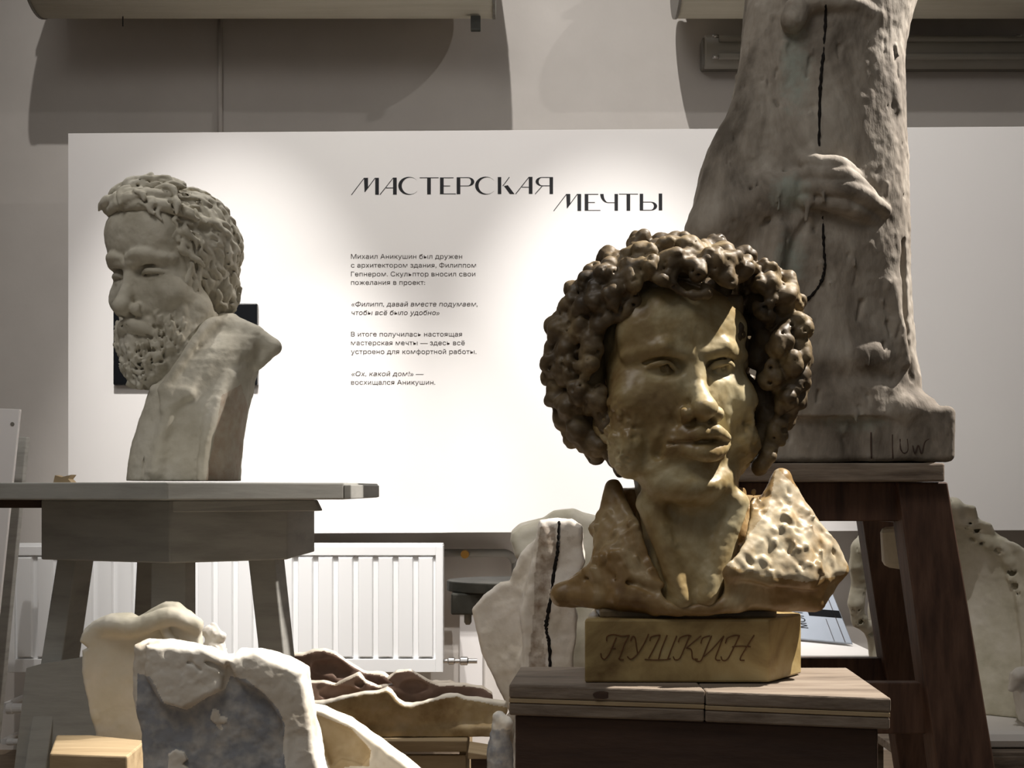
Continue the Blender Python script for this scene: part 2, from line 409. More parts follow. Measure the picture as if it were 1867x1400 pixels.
    def mesh(s, name, m, parent=None, tone=None, floor=None):
        V = s.v.copy()
        if floor is not None:
            zz = s.ax[2][None, None, :]; V = np.maximum(V, floor - zz)
        V[0] = V[-1] = 5; V[:, 0] = V[:, -1] = 5; V[:, :, 0] = V[:, :, -1] = 5
        ins = V < 0
        cnt = sum(ins[a:s.n[0] - 1 + a, b:s.n[1] - 1 + b, c:s.n[2] - 1 + c].astype(np.int8) for a in (0, 1) for b in (0, 1) for c in (0, 1))
        mk = (cnt > 0) & (cnt < 8); cells = np.argwhere(mk)
        idx = np.full(mk.shape, -1, np.int64); idx[mk] = np.arange(len(cells))
        cor = [(a, b, c) for a in (0, 1) for b in (0, 1) for c in (0, 1)]
        cv = [V[cells[:, 0] + a, cells[:, 1] + b, cells[:, 2] + c] for a, b, c in cor]
        acc = np.zeros((len(cells), 3)); num = np.zeros(len(cells))
        for i in range(8):
            for j in range(i + 1, 8):
                df = [cor[j][q] - cor[i][q] for q in range(3)]
                if sum(map(abs, df)) != 1: continue
                cr = (cv[i] < 0) != (cv[j] < 0)
                t = np.where(cr, cv[i] / np.where(cr, cv[i] - cv[j], 1), 0)
                p = np.array(cor[i])[None, :] + t[:, None] * np.array(df)[None, :]
                acc += p * cr[:, None]; num += cr
        pos = s.lo + s.h * (cells + acc / num[:, None])
        qs = []
        for axn in range(3):
            o = [0, 1, 2]; o.remove(axn)
            a = np.moveaxis(ins, axn, 0)
            s0 = a[:-1, 1:-1, 1:-1]; s1 = a[1:, 1:-1, 1:-1]
            I = np.argwhere(s0 != s1); d = s0[I[:, 0], I[:, 1], I[:, 2]]
            im = np.moveaxis(idx, axn, 0)
            i, j, k = I[:, 0], I[:, 1] + 1, I[:, 2] + 1
            q = np.stack([im[i, j - 1, k - 1], im[i, j, k - 1], im[i, j, k], im[i, j - 1, k]], 1)
            if axn == 1: d = ~d
            q[d] = q[d][:, ::-1]         # frame is mirrored (front = -Y)
            qs.append(q)
        faces = np.concatenate(qs)
        W = np.empty_like(pos)
        W[:, 0] = wx(s.ox, s.Y0) + pos[:, 0] * s.s
        W[:, 1] = s.Y0 - pos[:, 1] * s.s
        W[:, 2] = wz(s.oy, s.Y0) + pos[:, 2] * s.s
        at = None
        if tone is not None:
            q = 1 - pos[:, 1] / F
            px = (pos[:, 0] + s.ox - CX) / q + CX; py = HY - (pos[:, 2] + HY - s.oy) / q
            at = tone(px, py, pos[:, 1])
        return link(name, W, faces, m, parent, True, at)

def front_of(V, px, py):
    """frontmost clay depth seen at a pixel"""
    for f in np.arange(V.ax[1][-1], V.ax[1][0], -V.h * .5):
        i = np.round((V.K(px, py, f) - V.lo) / V.h).astype(int)
        if np.all(i >= 0) and np.all(i < np.array(V.n)) and V.v[i[0], i[1], i[2]] < 0: return f
    return None
def seam(V, line, r, name, label, parent, m_='crack'):
    pts = []
    for a, b in smoothline([(p[0], p[1]) for p in line], 10):
        f = front_of(V, a, b)
        if f is not None: pts.append((a, b, f))
    rj = np.random.RandomState(2); fs = [p[2] for p in pts]; m = MB(); n = len(pts)
    if m_ == 'crack': pts = [(p[0] + rj.uniform(-.9, .9), p[1], p[2]) for p in pts]
    rv = [rj.uniform(.6, 1.25) if m_ == 'crack' else 1 for p in pts]
    fs = [sum(fs[max(0, i - 1):i + 2]) / len(fs[max(0, i - 1):i + 2]) for i in range(n)]
    m.tube([P(p[0], p[1], V.Y0 * (1 - (fs[i] + .8) / F)) for i, p in enumerate(pts)], [rv[i] * r * V.s * (.55 + .45 * math.sin(math.pi * (i + 1) / (n + 1)) ** .5) for i in range(n)], 6)
    o = m.build(name, MT[m_], parent); o['label'] = label
def blob(px, py, *bs):
    return np.max([b[4] * np.exp(-((px - b[0]) / b[2]) ** 2 - ((py - b[1]) / b[3]) ** 2) for b in bs], 0)
def inpoly(px, py, poly):
    r = np.zeros(len(px), bool); n = len(poly)
    for i in range(n):
        (x1, y1), (x2, y2) = poly[i], poly[i - 1]
        c = ((y1 > py) != (y2 > py)) & (px < (x2 - x1) * (py - y1) / (y2 - y1 + 1e-9) + x1)
        r ^= c
    return r

def head(V, squint=0.0, wide=0.0, mo=(0, 0), lips=1.0):
    """a man's bald head in its own frame: eye line at u = 0, front of the face at +f"""
    w_ = wide
    V.ell((0, -32, 55), (126, 140, 136))
    V.ell((0, 22, -45), (110 + w_, 88, 150), 25)
    V.ell((0, 52, 74), (100 + w_, 54, 74), 25)
    for s in (-1, 1):
        V.cone((s * (96 + w_), 0, -90), (s * (42 + w_ * .4), 66, -196), 34, 34, 30)
        V.ell((s * (76 + w_ * .8), 58, -52), (42, 34, 36), 22)
    V.cone((-20, 84, -206), (20, 84, -206), 32, 32, 20)
    V.ell((0, 76, -128), (62 + w_ * .3, 38, 48), 20)
    ue, le = 10 - 7 * squint, -16 + 3 * squint
    for s in (-1, 1):
        V.ell((s * 57, 114, 2), (36, 38, 22), 12, True)
        V.ell((s * 30, 112, 6), (12, 22, 16), 9, True)
        bq = 1 - .28 * squint
        V.cone((s * 14, 101, 24), (s * 56, 98, 36), 13 * bq, 14 * bq, 12)
        V.cone((s * 56, 98, 36), (s * (98 + w_ * .5), 60, 26), 14 * bq, 11 * bq, 14)
        V.ell((s * 58, 66, -2), (29, 27, 23), 3)
        V.chain([(s * 28, 90, -6), (s * 42, 95, ue - 3), (s * 58, 96, ue), (s * 75, 87, ue - 3), (s * 92, 68, -5)], [4, 6, 6.5, 6, 4], 3, smooth=4)
        V.chain([(s * 28, 89, -9), (s * 42, 91, le), (s * 58, 91, le - 3), (s * 75, 82, le), (s * 92, 67, -8)], [3.5, 4.5, 5, 4.5, 3.5], 5, smooth=4)
        V.chain([(s * 30, 95, ue + 5), (s * 56, 98, ue + 9), (s * 86, 77, ue + 2)], [1.5, 2.2, 1.5], 4, True, smooth=4)
        if squint < .5:
            V.sph((s * 58 + 5, 93, 0), 7.5, 2, True); V.sph((s * 58 + 5, 88, 1), 3.5, 1)
        else:
            V.chain([(s * 34, 93, -6), (s * 58, 96, -6), (s * 84, 78, -8)], [2, 3, 2], 2, True, smooth=4)
    V.chain([(-7, 108, 22), (-5, 106, 44)], [2, 1.5], 5, True); V.chain([(7, 108, 22), (6, 106, 40)], [2, 1.5], 5, True)
    V.chain([(0, 95, 14), (0, 109, -28), (0, 130, -64)], [14, 15, 19], 12)
    V.ell((0, 138, -73), (23, 20, 19), 8)
    for s in (-1, 1):
        V.ell((s * 27, 113, -82), (17, 23, 16), 7)
        V.ell((s * 16, 123, -100), (6, 9, 5), 3, True)
        V.chain([(s * 36, 112, -68), (s * 46, 106, -86), (s * 38, 102, -99)], 4, 7, True, smooth=3)
    V.cone((0, 132, -88), (0, 108, -100), 9, 9, 6)
    V.ell((0, 104, -112), (38, 20, 14), 12)
    V.cone((0, 126, -104), (0, 127, -114), 4, 6, 7, True)
    mx, mz = mo; q = lips
    M_ = lambda r, f, u: (r * (1 + .12 * (q - 1) * 4) + mx, f + 4 * (q - 1) * 4, u + mz)
    V.chain([M_(-54, 90, -142), M_(-28, 114, -131), M_(-10, 123, -124), M_(0, 120, -127), M_(10, 123, -124), M_(28, 114, -131), M_(54, 90, -142)], [6, 11 * q, 12 * q, 11 * q, 12 * q, 11 * q, 6], 6, smooth=3)
    V.chain([M_(-46, 92, -147), M_(-22, 112, -156), M_(0, 117, -160), M_(22, 112, -156), M_(46, 92, -147)], [6, 12 * q, 15 * q, 12 * q, 6], 6, smooth=3)
    V.chain([M_(-58, 96, -143), M_(-28, 124, -142), M_(0, 134, -139), M_(28, 124, -142), M_(58, 96, -143)], [3, 4, 4, 4, 3], 2.5, True, smooth=3)
    V.cone((-26, 116, -184), (26, 116, -184), 10, 10, 14, True)
    for s in (-1, 1):
        V.chain([(s * 38, 112, -84), (s * 60, 98, -116), (s * 66, 82, -150)], 5, 12, True, smooth=3)

def surf(V, c, d, far=330):
    """outermost clay point from c along d"""
    t = np.arange(far, 0, -V.h * .8)
    p = c[None, :] + t[:, None] * d[None, :]
    i = np.round((p - V.lo) / V.h).astype(int)
    ok = np.all((i >= 0) & (i < np.array(V.n)), 1)
    v = np.full(len(t), 9.0); j = i[ok]; v[ok] = V.v[j[:, 0], j[:, 1], j[:, 2]]
    k = np.argmax(v < 0)
    return p[k] if v[k] < 0 else None
# ------------------------------------------------------------------ the room
YW = 6.0; YP = 5.68
struct(MB().box(-5.5, 5.5, YW, YW + .2, 0, 9.5).build('wall_back', MT['wall']))
struct(MB().box(-5.5, 5.5, -3.5, YW + .2, -.1, 0).build('floor', MT['floor']))
struct(MB().box(-5.7, -5.5, -3.5, YW + .2, 0, 9.5).build('wall_left', MT['wall']))
struct(MB().box(5.5, 5.7, -3.5, YW + .2, 0, 9.5).build('wall_right', MT['wall']))

# ------------------------------------------------------------------ text panel
from mathutils.geometry import tessellate_polygon
def text_mesh(body, size=1.0):
    """flat letter outlines, every contour filled with its own holes"""
    c = bpy.data.curves.new('t', 'FONT'); c.body = body; c.size = size
    o = bpy.data.objects.new('t', c); COL.objects.link(o)
    dg = bpy.context.evaluated_depsgraph_get(); dg.update()
    cu = o.to_curve(dg)
    polys = []
    for sp in cu.splines:
        pts = []; n = len(sp.bezier_points)
        if n:
            for i in range(n):
                p, q = sp.bezier_points[i], sp.bezier_points[(i + 1) % n]
                st = (q.co - p.co).length < 1e-6 and 1 or (1 if ((p.handle_right - p.co).cross(q.co - p.co).length < 1e-6 and (q.handle_left - q.co).cross(q.co - p.co).length < 1e-6) else 4)
                for k in range(st):
                    t = k / st
                    v = p.co * (1 - t) ** 3 + p.handle_right * 3 * t * (1 - t) ** 2 + q.handle_left * 3 * t * t * (1 - t) + q.co * t ** 3
                    pts.append((v.x, v.y))
        else: pts = [(p.co.x, p.co.y) for p in sp.points]
        ar = sum(pts[i - 1][0] * pts[i][1] - pts[i][0] * pts[i - 1][1] for i in range(len(pts))) / 2
        if abs(ar) > 1e-7: polys.append((ar, pts))
    o.to_curve_clear(); bpy.data.objects.remove(o); bpy.data.curves.remove(c)
    outs, holes = [], []
    for i, p in enumerate(polys):
        x, y = np.array([q[0] for q in p[1]]), np.array([q[1] for q in p[1]])
        par = [j for j, o_ in enumerate(polys) if j != i and o_[0] * p[0] < 0 and abs(o_[0]) > abs(p[0]) and inpoly(x, y, o_[1]).all()]
        if par: holes.append((min(par, key=lambda j: abs(polys[j][0])), p[1]))
        else: outs.append((i, p[1]))
    own = [[h for j, h in holes if j == i] for i, _ in outs]
    V, FF = [], []
    for i, p in enumerate(outs):
        loops = [p[1]] + own[i]
        tri = tessellate_polygon([[Vector((a, b_, 0)) for a, b_ in l] for l in loops])
        n = len(V); V += [(a, b_, (i % 5) * .002) for l in loops for a, b_ in l]
        for t in tri:
            t = [k + n for k in t]
            A, B, C_ = [V[k] for k in t]
            if (B[0] - A[0]) * (C_[1] - A[1]) - (B[1] - A[1]) * (C_[0] - A[0]) < 0: t = t[::-1]
            FF.append(tuple(t))
    return np.array(V), FF
def panel():
    x0, x1 = wx(124, YP), wx(2080, YP)
    z1l, z0 = wz(240, YP), wz(971, YP)
    root = thing('exhibition_panel', 'large white exhibition panel with black Cyrillic heading and grey paragraphs on the back wall', 'panel', ((x0 + x1) / 2, YP + .02, z0))
    zl, zr = wz(243, YP), wz(229, YP)
    bl, br = wz(974, YP), wz(966, YP)
    MB().hexa([(x0, YP, bl), (x1, YP, br), (x1, YP + .03, br), (x0, YP + .03, bl), (x0, YP, zl), (x1, YP, zr), (x1, YP + .03, zr), (x0, YP + .03, zl)], 0.002).build('board', MT['panel'], root)
    for px in (300, 900, 1500, 1950):          # battens that hold it off the wall
        MB().box(wx(px, YP) - .03, wx(px, YP) + .03, YP + .03, YW - .002, (bl + br) / 2 + .1, zl - .1).build('batten', MT['wood_pine'], root)
    yf = YP - .0012
    q = lambda u, v: (wx(600 + u / 2.829, YP), wz(290 + v / 2.829, YP))
    def word(shapes):
        m = MB()
        for i, s in enumerate(shapes): m.face_poly([q(*p) for p in s], yf - (i % 7) * .00004, YP)
        m.build('heading_lettering', MT['ink'], root)
    def bar(x0, x1, y0, y1): return [(x0, y0), (x1, y0), (x1, y1), (x0, y1)]
    def ln(a, b, t=3.2):
        d = np.array([b[0] - a[0], b[1] - a[1]], float); d /= np.linalg.norm(d); n = np.array([-d[1], d[0]]) * t / 2
        return [(a[0] + n[0], a[1] + n[1]), (b[0] + n[0], b[1] + n[1]), (b[0] - n[0], b[1] - n[1]), (a[0] - n[0], a[1] - n[1])]
    def arc(c, ro, ri, dc, a0, a1, n=22):   # crescent pieces between two ellipses
        out = []
        for i in range(n):
            t0, t1 = [math.radians(a0 + (a1 - a0) * k / n) for k in (i, i + 1)]
            o = lambda t: (c[0] + ro[0] * math.cos(t), c[1] + ro[1] * math.sin(t)); r = lambda t: (c[0] + dc + ri[0] * math.cos(t), c[1] + ri[1] * math.sin(t))
            out.append([o(t0), o(t1), r(t1), r(t0)])
        return out
    def em(x, y): return [ln((x, y + 88), (x + 67, y)), [(x + 65, y), (x + 86, y), (x + 86, y + 50), (x + 68, y + 74)], ln((x + 69, y + 73), (x + 123, y)), bar(x + 123, x + 142, y, y + 87)]
    def a_(x, y): return [ln((x, y + 87), (x + 69, y)), bar(x + 68, x + 87, y - 1, y + 86), ln((x + 31, y + 52), (x + 68, y + 52))]
    def es(x, y): return arc((x + 54, y + 45), (54, 46), (45, 43), 9, 40, 320)
    def te(x, y, w=98): return [bar(x, x + w, y, y + 3.2), bar(x + 39, x + 58, y, y + 87)]
    def ie(x, y): return [bar(x, x + 19, y, y + 86), bar(x, x + 70, y, y + 3.2), bar(x, x + 53, y + 42, y + 45.2), bar(x, x + 82, y + 83, y + 86)]
    def er(x, y): return [bar(x, x + 19, y, y + 87), bar(x, x + 60, y, y + 3.2), bar(x, x + 60, y + 43, y + 46.2)] + arc((x + 58, y + 23), (33, 23), (16, 20), 0, -90, 90, 12)
    def ka(x, y): return [bar(x, x + 18, y, y + 87), ln((x + 26, y + 46), (x + 60, y)), [(x + 32, y + 46), (x + 52, y + 42), (x + 86, y + 87), (x + 62, y + 87)]]
    def ya(x, y): return [bar(x + 74, x + 92, y, y + 87), bar(x + 34, x + 74, y, y + 3.2), bar(x + 34, x + 74, y + 43, y + 46.2), ln((x, y + 87), (x + 38, y + 44))] + arc((x + 36, y + 23), (34, 23), (18, 20), 0, 90, 270, 12)
    word(em(115, 97) + a_(262, 97) + es(357, 93) + te(467, 95) + ie(572, 95) + er(658, 94) + es(753, 92) + ka(870, 93) + a_(962, 93) + ya(1063, 93))
    def che(x, y): return [bar(x + 74, x + 92, y, y + 86), bar(x + 40, x + 74, y + 43, y + 46.2)] + arc((x + 42, y), (42, 46), (24, 43), 0, 90, 180, 12)
    def yery(x, y): return [bar(x, x + 18, y, y + 86), bar(x, x + 56, y + 41, y + 44.2), bar(x, x + 56, y + 83, y + 86), bar(x + 98, x + 116, y - 1, y + 85)] + arc((x + 56, y + 63.5), (34, 22.5), (17, 19.5), 0, -90, 90, 12)
    word(em(1158, 180) + ie(1318, 180) + che(1398, 180) + te(1495, 179) + yery(1602, 179))
    lines = [[('Михаил Аникушин был дружен', 158, 100, 1113, 0), ('с архитектором здания, Филиппом', 238, 100, 1240, 0), ('Гепнером. Скульптор вносил свои', 318, 100, 1233, 0), ('пожелания в проект:', 395, 100, 775, 0)],
             [('«Филипп, давай вместе подумаем,', 592, 102, 1253, .2), ('чтобы всё было удобно»', 670, 102, 905, .2)],
             [('В итоге получилась настоящая', 866, 100, 1112, 0), ('мастерская мечты — здесь всё', 945, 100, 1137, 0), ('устроено для комфортной работы.', 1025, 100, 1243, 0)],
             [('«Ох, какой дом!» —', 1227, 102, 760, .2), ('восхищался Аникушин.', 1305, 100, 868, 0)]]
    for para in lines:
        VV, FF = [], []
        for body, bl_, u0, u1, sh in para:
            v, f = text_mesh(body)
            s = 11.6 * 5; k = (u1 - u0) / ((v[:, 0].max() - v[:, 0].min()))
            n = len(VV)
            for a in v:
                u = u0 + (a[0] - v[:, 0].min()) * k + a[1] * sh * s * .8; vv = bl_ - a[1] * s
                x, z = wx(620 + u / 5, YP), wz(440 + vv / 5, YP)
                VV.append((x, yf - a[2] * .02, z))
            FF += [tuple(i + n for i in t) for t in f]
        link('paragraph', VV, FF, MT['ink_grey'], root)
panel()

def screen():
    Y = YP - .03
    root = thing('wall_screen', 'black rectangular screen mounted on the panel behind the grey clay bust', 'screen', (wx(337, Y), Y, wz(701, Y)))
    x0, x1, z0, z1 = wx(206, Y), wx(469, Y), wz(702, Y), wz(553, Y)
    MB().box(x0, x1, Y, YP - .0005, z0, z1, 0.006).build('casing', MT['screen'], root)
    MB().box(x0 + .012, x1 - .012, Y - .0008, Y + .001, z0 + .012, z1 - .012).build('display', MT['screen'], root)
screen()

# ------------------------------------------------------------------ blinds, conduit, lamp at the top of the wall
def blind(name_px, label, closed_right):
    x0, x1 = name_px
    root = thing('roller_blind', label, 'blind', ((x0 + x1) / 2, 5.62, 3.5), 'rolled blinds at the top of the wall')
    ry, rz = .2, .2
    cy, cz = 5.62, wz(30, 5.62) + rz * 1.02
    m = MB(); n = 48; vs = []; 
    for x in (x0, x1):
        for k in range(n):
            a = 2 * math.pi * k / n; vs.append((x, cy + ry * math.cos(a), cz + rz * math.sin(a)))
    m.add(vs, [(i, (i + 1) % n, n + (i + 1) % n, n + i)[::-1] for i in range(n)] + [tuple(range(n)), tuple(range(n, 2 * n))[::-1]])
    o = m.build('fabric_roll', MT['blind'], root)
    for p in o.data.polygons: p.use_smooth = len(p.vertices) == 4
    for x in (x0, x1):
        MB().tube([(x - .006, cy, cz), (x + .006, cy, cz)], rz + .004, 40).build('end_disc', MT['plastic_grey'], root)
    for x in (x0 + .15, x1 - .15):
        MB().box(x - .02, x + .02, cy, YW, cz + rz, cz + rz + .03).build('bracket', MT['plastic_grey'], root)
    MB().box(x0, x1, cy - .12, YW - .002, cz + rz + .031, cz + rz + .06).build('light_stop_board', MT['plastic_grey'], root)  # unseen board added to stop light falling behind the roll
    return root, cy, cz
r1, cy, cz = blind((wx(58, 5.55), wx(901, 5.6)), 'long beige rolled blind hanging over the heading side of the panel, at top edge', 1)
MB().box(wx(858, 5.6), wx(876, 5.6), 5.6, 5.63, wz(54, 5.6), wz(28, 5.6), .003).build('chain_bracket', MT['dark_metal'], r1)
MB().tube([(wx(224, 5.6), 5.6, wz(30, 5.6)), (wx(224, 5.6), 5.6, wz(48, 5.6))], .003, 6).build('cord', MT['cable'], r1)
blind((wx(1238, 5.55), wx(2040, 5.6)), 'beige rolled blind above the tube lamp, partly behind the tall statue', 0)
tag(MB().tube([(wx(400, 5.97), 5.985, wz(-30, 5.97)), (wx(400, 5.97), 5.985, wz(330, 5.97))], .012, 12).build('cable_conduit', MT['wall'], smooth=True),
    'thin vertical pale conduit running down the wall from the blind to the panel', 'conduit')

def lamp():
    Y = 5.86
    x0, x1 = wx(1284, Y), wx(2010, Y); z0, z1 = wz(118, Y), wz(56, Y)
    root = thing('tube_lamp', 'unlit fluorescent tube lamp with frosted cover on the wall behind the tall statue', 'lamp', ((x0 + x1) / 2, Y, z0))
    MB().box(x0, x1, Y + .05, YW - .001, z0 + .01, z1 - .01, .01).build('housing', MT['plastic_grey'], root)
    zc = (z0 + z1) / 2
    m = MB(); n = 14; vs = []
    prof = [(Y + .06 - .07 * abs(math.sin(math.pi * k / n)) ** .6, z0 + (z1 - z0) * k / n) for k in range(n + 1)]
    for x in (x0 + .01, x1 - .01): vs += [(x, y, z) for y, z in prof]
    N_ = n + 1
    m.add(vs, [(i, i + 1, N_ + i + 1, N_ + i) for i in range(n)] + [tuple(range(N_))[::-1], tuple(range(N_, 2 * N_))])
    o = m.build('cover', MT['plastic_clear'], root)
    for p in o.data.polygons: p.use_smooth = len(p.vertices) == 4
    for zz in (zc - .045, zc + .04):
        MB().tube([(x0 + .07, Y - .008, zz), (x1 - .07, Y - .008, zz)], .016, 10).build('tube_ridge', MT['plastic_clear'], root, True)
    for px in (1298, 1850):
        for zz in (zc - .05, zc + .05):
            MB().tube([(wx(px, Y), Y - .014, zz), (wx(px, Y) + .03, Y - .014, zz)], .008, 8).build('clip', MT['steel'], root, True)
lamp()

# ------------------------------------------------------------------ radiator
def radiator():
    Y = 5.60
    x0, x1 = wx(14, Y), wx(806, Y); z0 = wz(1226, Y); z1 = wz(996, Y)
    root = thing('radiator', 'white ribbed steel radiator on the wall below the panel', 'radiator', ((x0 + x1) / 2, Y, z0))
    m = MB(); m.box(x0, x1, Y + .02, Y + .10, z0, z1, .006)
    m.build('panel_body', MT['enamel'], root)
    # pressed front: frame with ribs
    n = 21; fx0, fx1 = x0 + .03, x1 - .03; pitch = (fx1 - fx0) / n
    fz0, fz1 = z0 + .075, z1 - .055
    m = MB()
    m.box(x0, x1, Y + .018, Y + .021, z0, z1)
    for a in ((x0, fx0, z0, z1), (fx1, x1, z0, z1), (fx0, fx1, z0, fz0 - .012), (fx0, fx1, fz1 + .012, z1)): m.box(a[0], a[1], Y + .002, Y + .02, a[2], a[3], .003)
    for i in range(n):
        a, b = fx0 + pitch * i + pitch * .17, fx0 + pitch * (i + 1) - pitch * .17
        t = .006
        m.add([(a - t, Y + .0185, fz0 - .01), (b + t, Y + .0185, fz0 - .01), (b + t, Y + .0185, fz1 + .01), (a - t, Y + .0185, fz1 + .01), (a, Y, fz0), (b, Y, fz0), (b, Y, fz1), (a, Y, fz1)],
              [(4, 5, 6, 7), (0, 1, 5, 4), (1, 2, 6, 5), (2, 3, 7, 6), (3, 0, 4, 7)])
    m.build('ribbed_front', MT['enamel'], root)
    m = MB()
    m.box(x0 - .002, x1 + .002, Y + .015, Y + .105, z1 - .002, z1 + .012, .003)
    m.build('top_grille', MT['enamel'], root)
    MB().box(x1 - .003, x1 + .004, Y + .004, Y + .105, z0, z1 + .004, .002).build('side_cover', MT['enamel'], root)
    for px in (160, 640):
        MB().box(wx(px, Y) - .02, wx(px, Y) + .02, Y + .1, YW - .002, z0 + .1, z1 - .1).build('wall_bracket', MT['enamel'], root)
    zv = wz(1205, 5.65)
    xs = [wx(p, 5.65) for p in (806, 816, 818, 828, 830, 838, 840, 852, 854, 870)]; rr = [.010, .010, .017, .017, .011, .011, .02, .02, .012, .012]
    MB().tube([(x, 5.65, zv) for x in xs], rr, 14).build('valve', MT['steel'], root)
radiator()
def pipes():
    y = 5.93
    pts = [(wx(800, y), y, wz(1008, y)), (wx(900, y), y, wz(1008, y)), (wx(926, y), y, wz(1010, y)), (wx(938, y), y, wz(1024, y)), (wx(940, y), y, wz(1060, y)), (wx(940, y), y, 0.0)]
    o = MB().tube(smoothline(pts, 5), .02, 12).build('heating_pipe', MT['pipe'], smooth=True)
    root = tag(o, 'grey heating pipe with brass cap bending down the wall beside the radiator', 'pipe')
    c = MB(); c.tube([(wx(848, 5.9), 5.86, wz(1010, 5.9)), (wx(848, 5.9), 5.90, wz(1010, 5.9)), (wx(848, 5.9), 5.93, wz(1010, 5.9))], [.020, .022, .015], 14)
    n = c.build('valve_cap', MT['brass']); wl = np.array(n.location); n.parent = o; n.location = Vector(wl) - o.location
    n['label'] = 'polished brass cap'
pipes()
tag(MB().box(wx(838, 5.97), wx(880, 5.97), 5.96, 5.999, wz(1300, 5.97), wz(1108, 5.97), .004).build('trunking_cover', MT['white_board']), 'narrow white trunking cover on the wall beside the radiator valve', 'trunking')
for i, (py, r, lab) in enumerate(((1291, .024, 'upper white capped pipe stub at the dark wall under the radiator'), (1352, .015, 'lower white capped pipe stub near the skirting under the radiator'))):
    a, b = (14, 42) if i == 0 else (14, 34)
    y = 5.7
    o = MB().tube([(wx(a, y), y, wz(py, y)), (wx(a + 10, y), y, wz(py, y)), (wx(a + 10.5, y), y, wz(py, y)), (wx(b, y), y, wz(py, y))], [r * 1.15, r * 1.15, r, r], 16).tube([(wx(a, y) - .02, y, wz(py, y)), (wx(a, y) - .02, YW - .002, wz(py, y))], r, 14)
    tag(o.build('pipe_stub', MT['enamel']), lab, 'pipe', 'white pipe stubs under the radiator')
# boards leaning at the far left
m = MB(); Y = 4.9
m.hexa([(wx(-60, Y), Y - .15, .0), (wx(-12, Y), Y - .15, .0), (wx(-12, Y), Y - .13, .0), (wx(-60, Y), Y - .13, .0),
        (wx(-70, Y), Y, wz(742, Y)), (wx(36, Y), Y, wz(746, Y)), (wx(36, Y), Y + .02, wz(746, Y)), (wx(-70, Y), Y + .02, wz(742, Y))], .002)
wb = thing('leaning_board', 'tall white laminate board with screw holes leaning at the edge of the picture', 'board', (wx(-20, Y), Y - .1, 0))
m.build('panel_sheet', MT['white_board'], wb)
for px, py in ((23, 773), (7, 998)):
    yy = Y - .15 * (py - 745) / 900
    MB().tube([(wx(px, yy), yy - .004, wz(py, yy)), (wx(px, yy), yy + .002, wz(py, yy))], .008, 10).build('screw', MT['plastic_grey'], wb)
m = MB(); Y = 5.1
m.hexa([(wx(-40, Y), Y - .1, 0), (wx(2, Y), Y - .1, 0), (wx(2, Y), Y - .06, 0), (wx(-40, Y), Y - .06, 0),
        (wx(20, Y), Y, wz(795, Y)), (wx(48, Y), Y, wz(797, Y)), (wx(48, Y), Y + .04, wz(797, Y)), (wx(20, Y), Y + .04, wz(795, Y))], .003)
tag(m.build('leaning_plank', MT['wood_grey']), 'dark grey plank leaning behind the white board at the wall', 'plank')
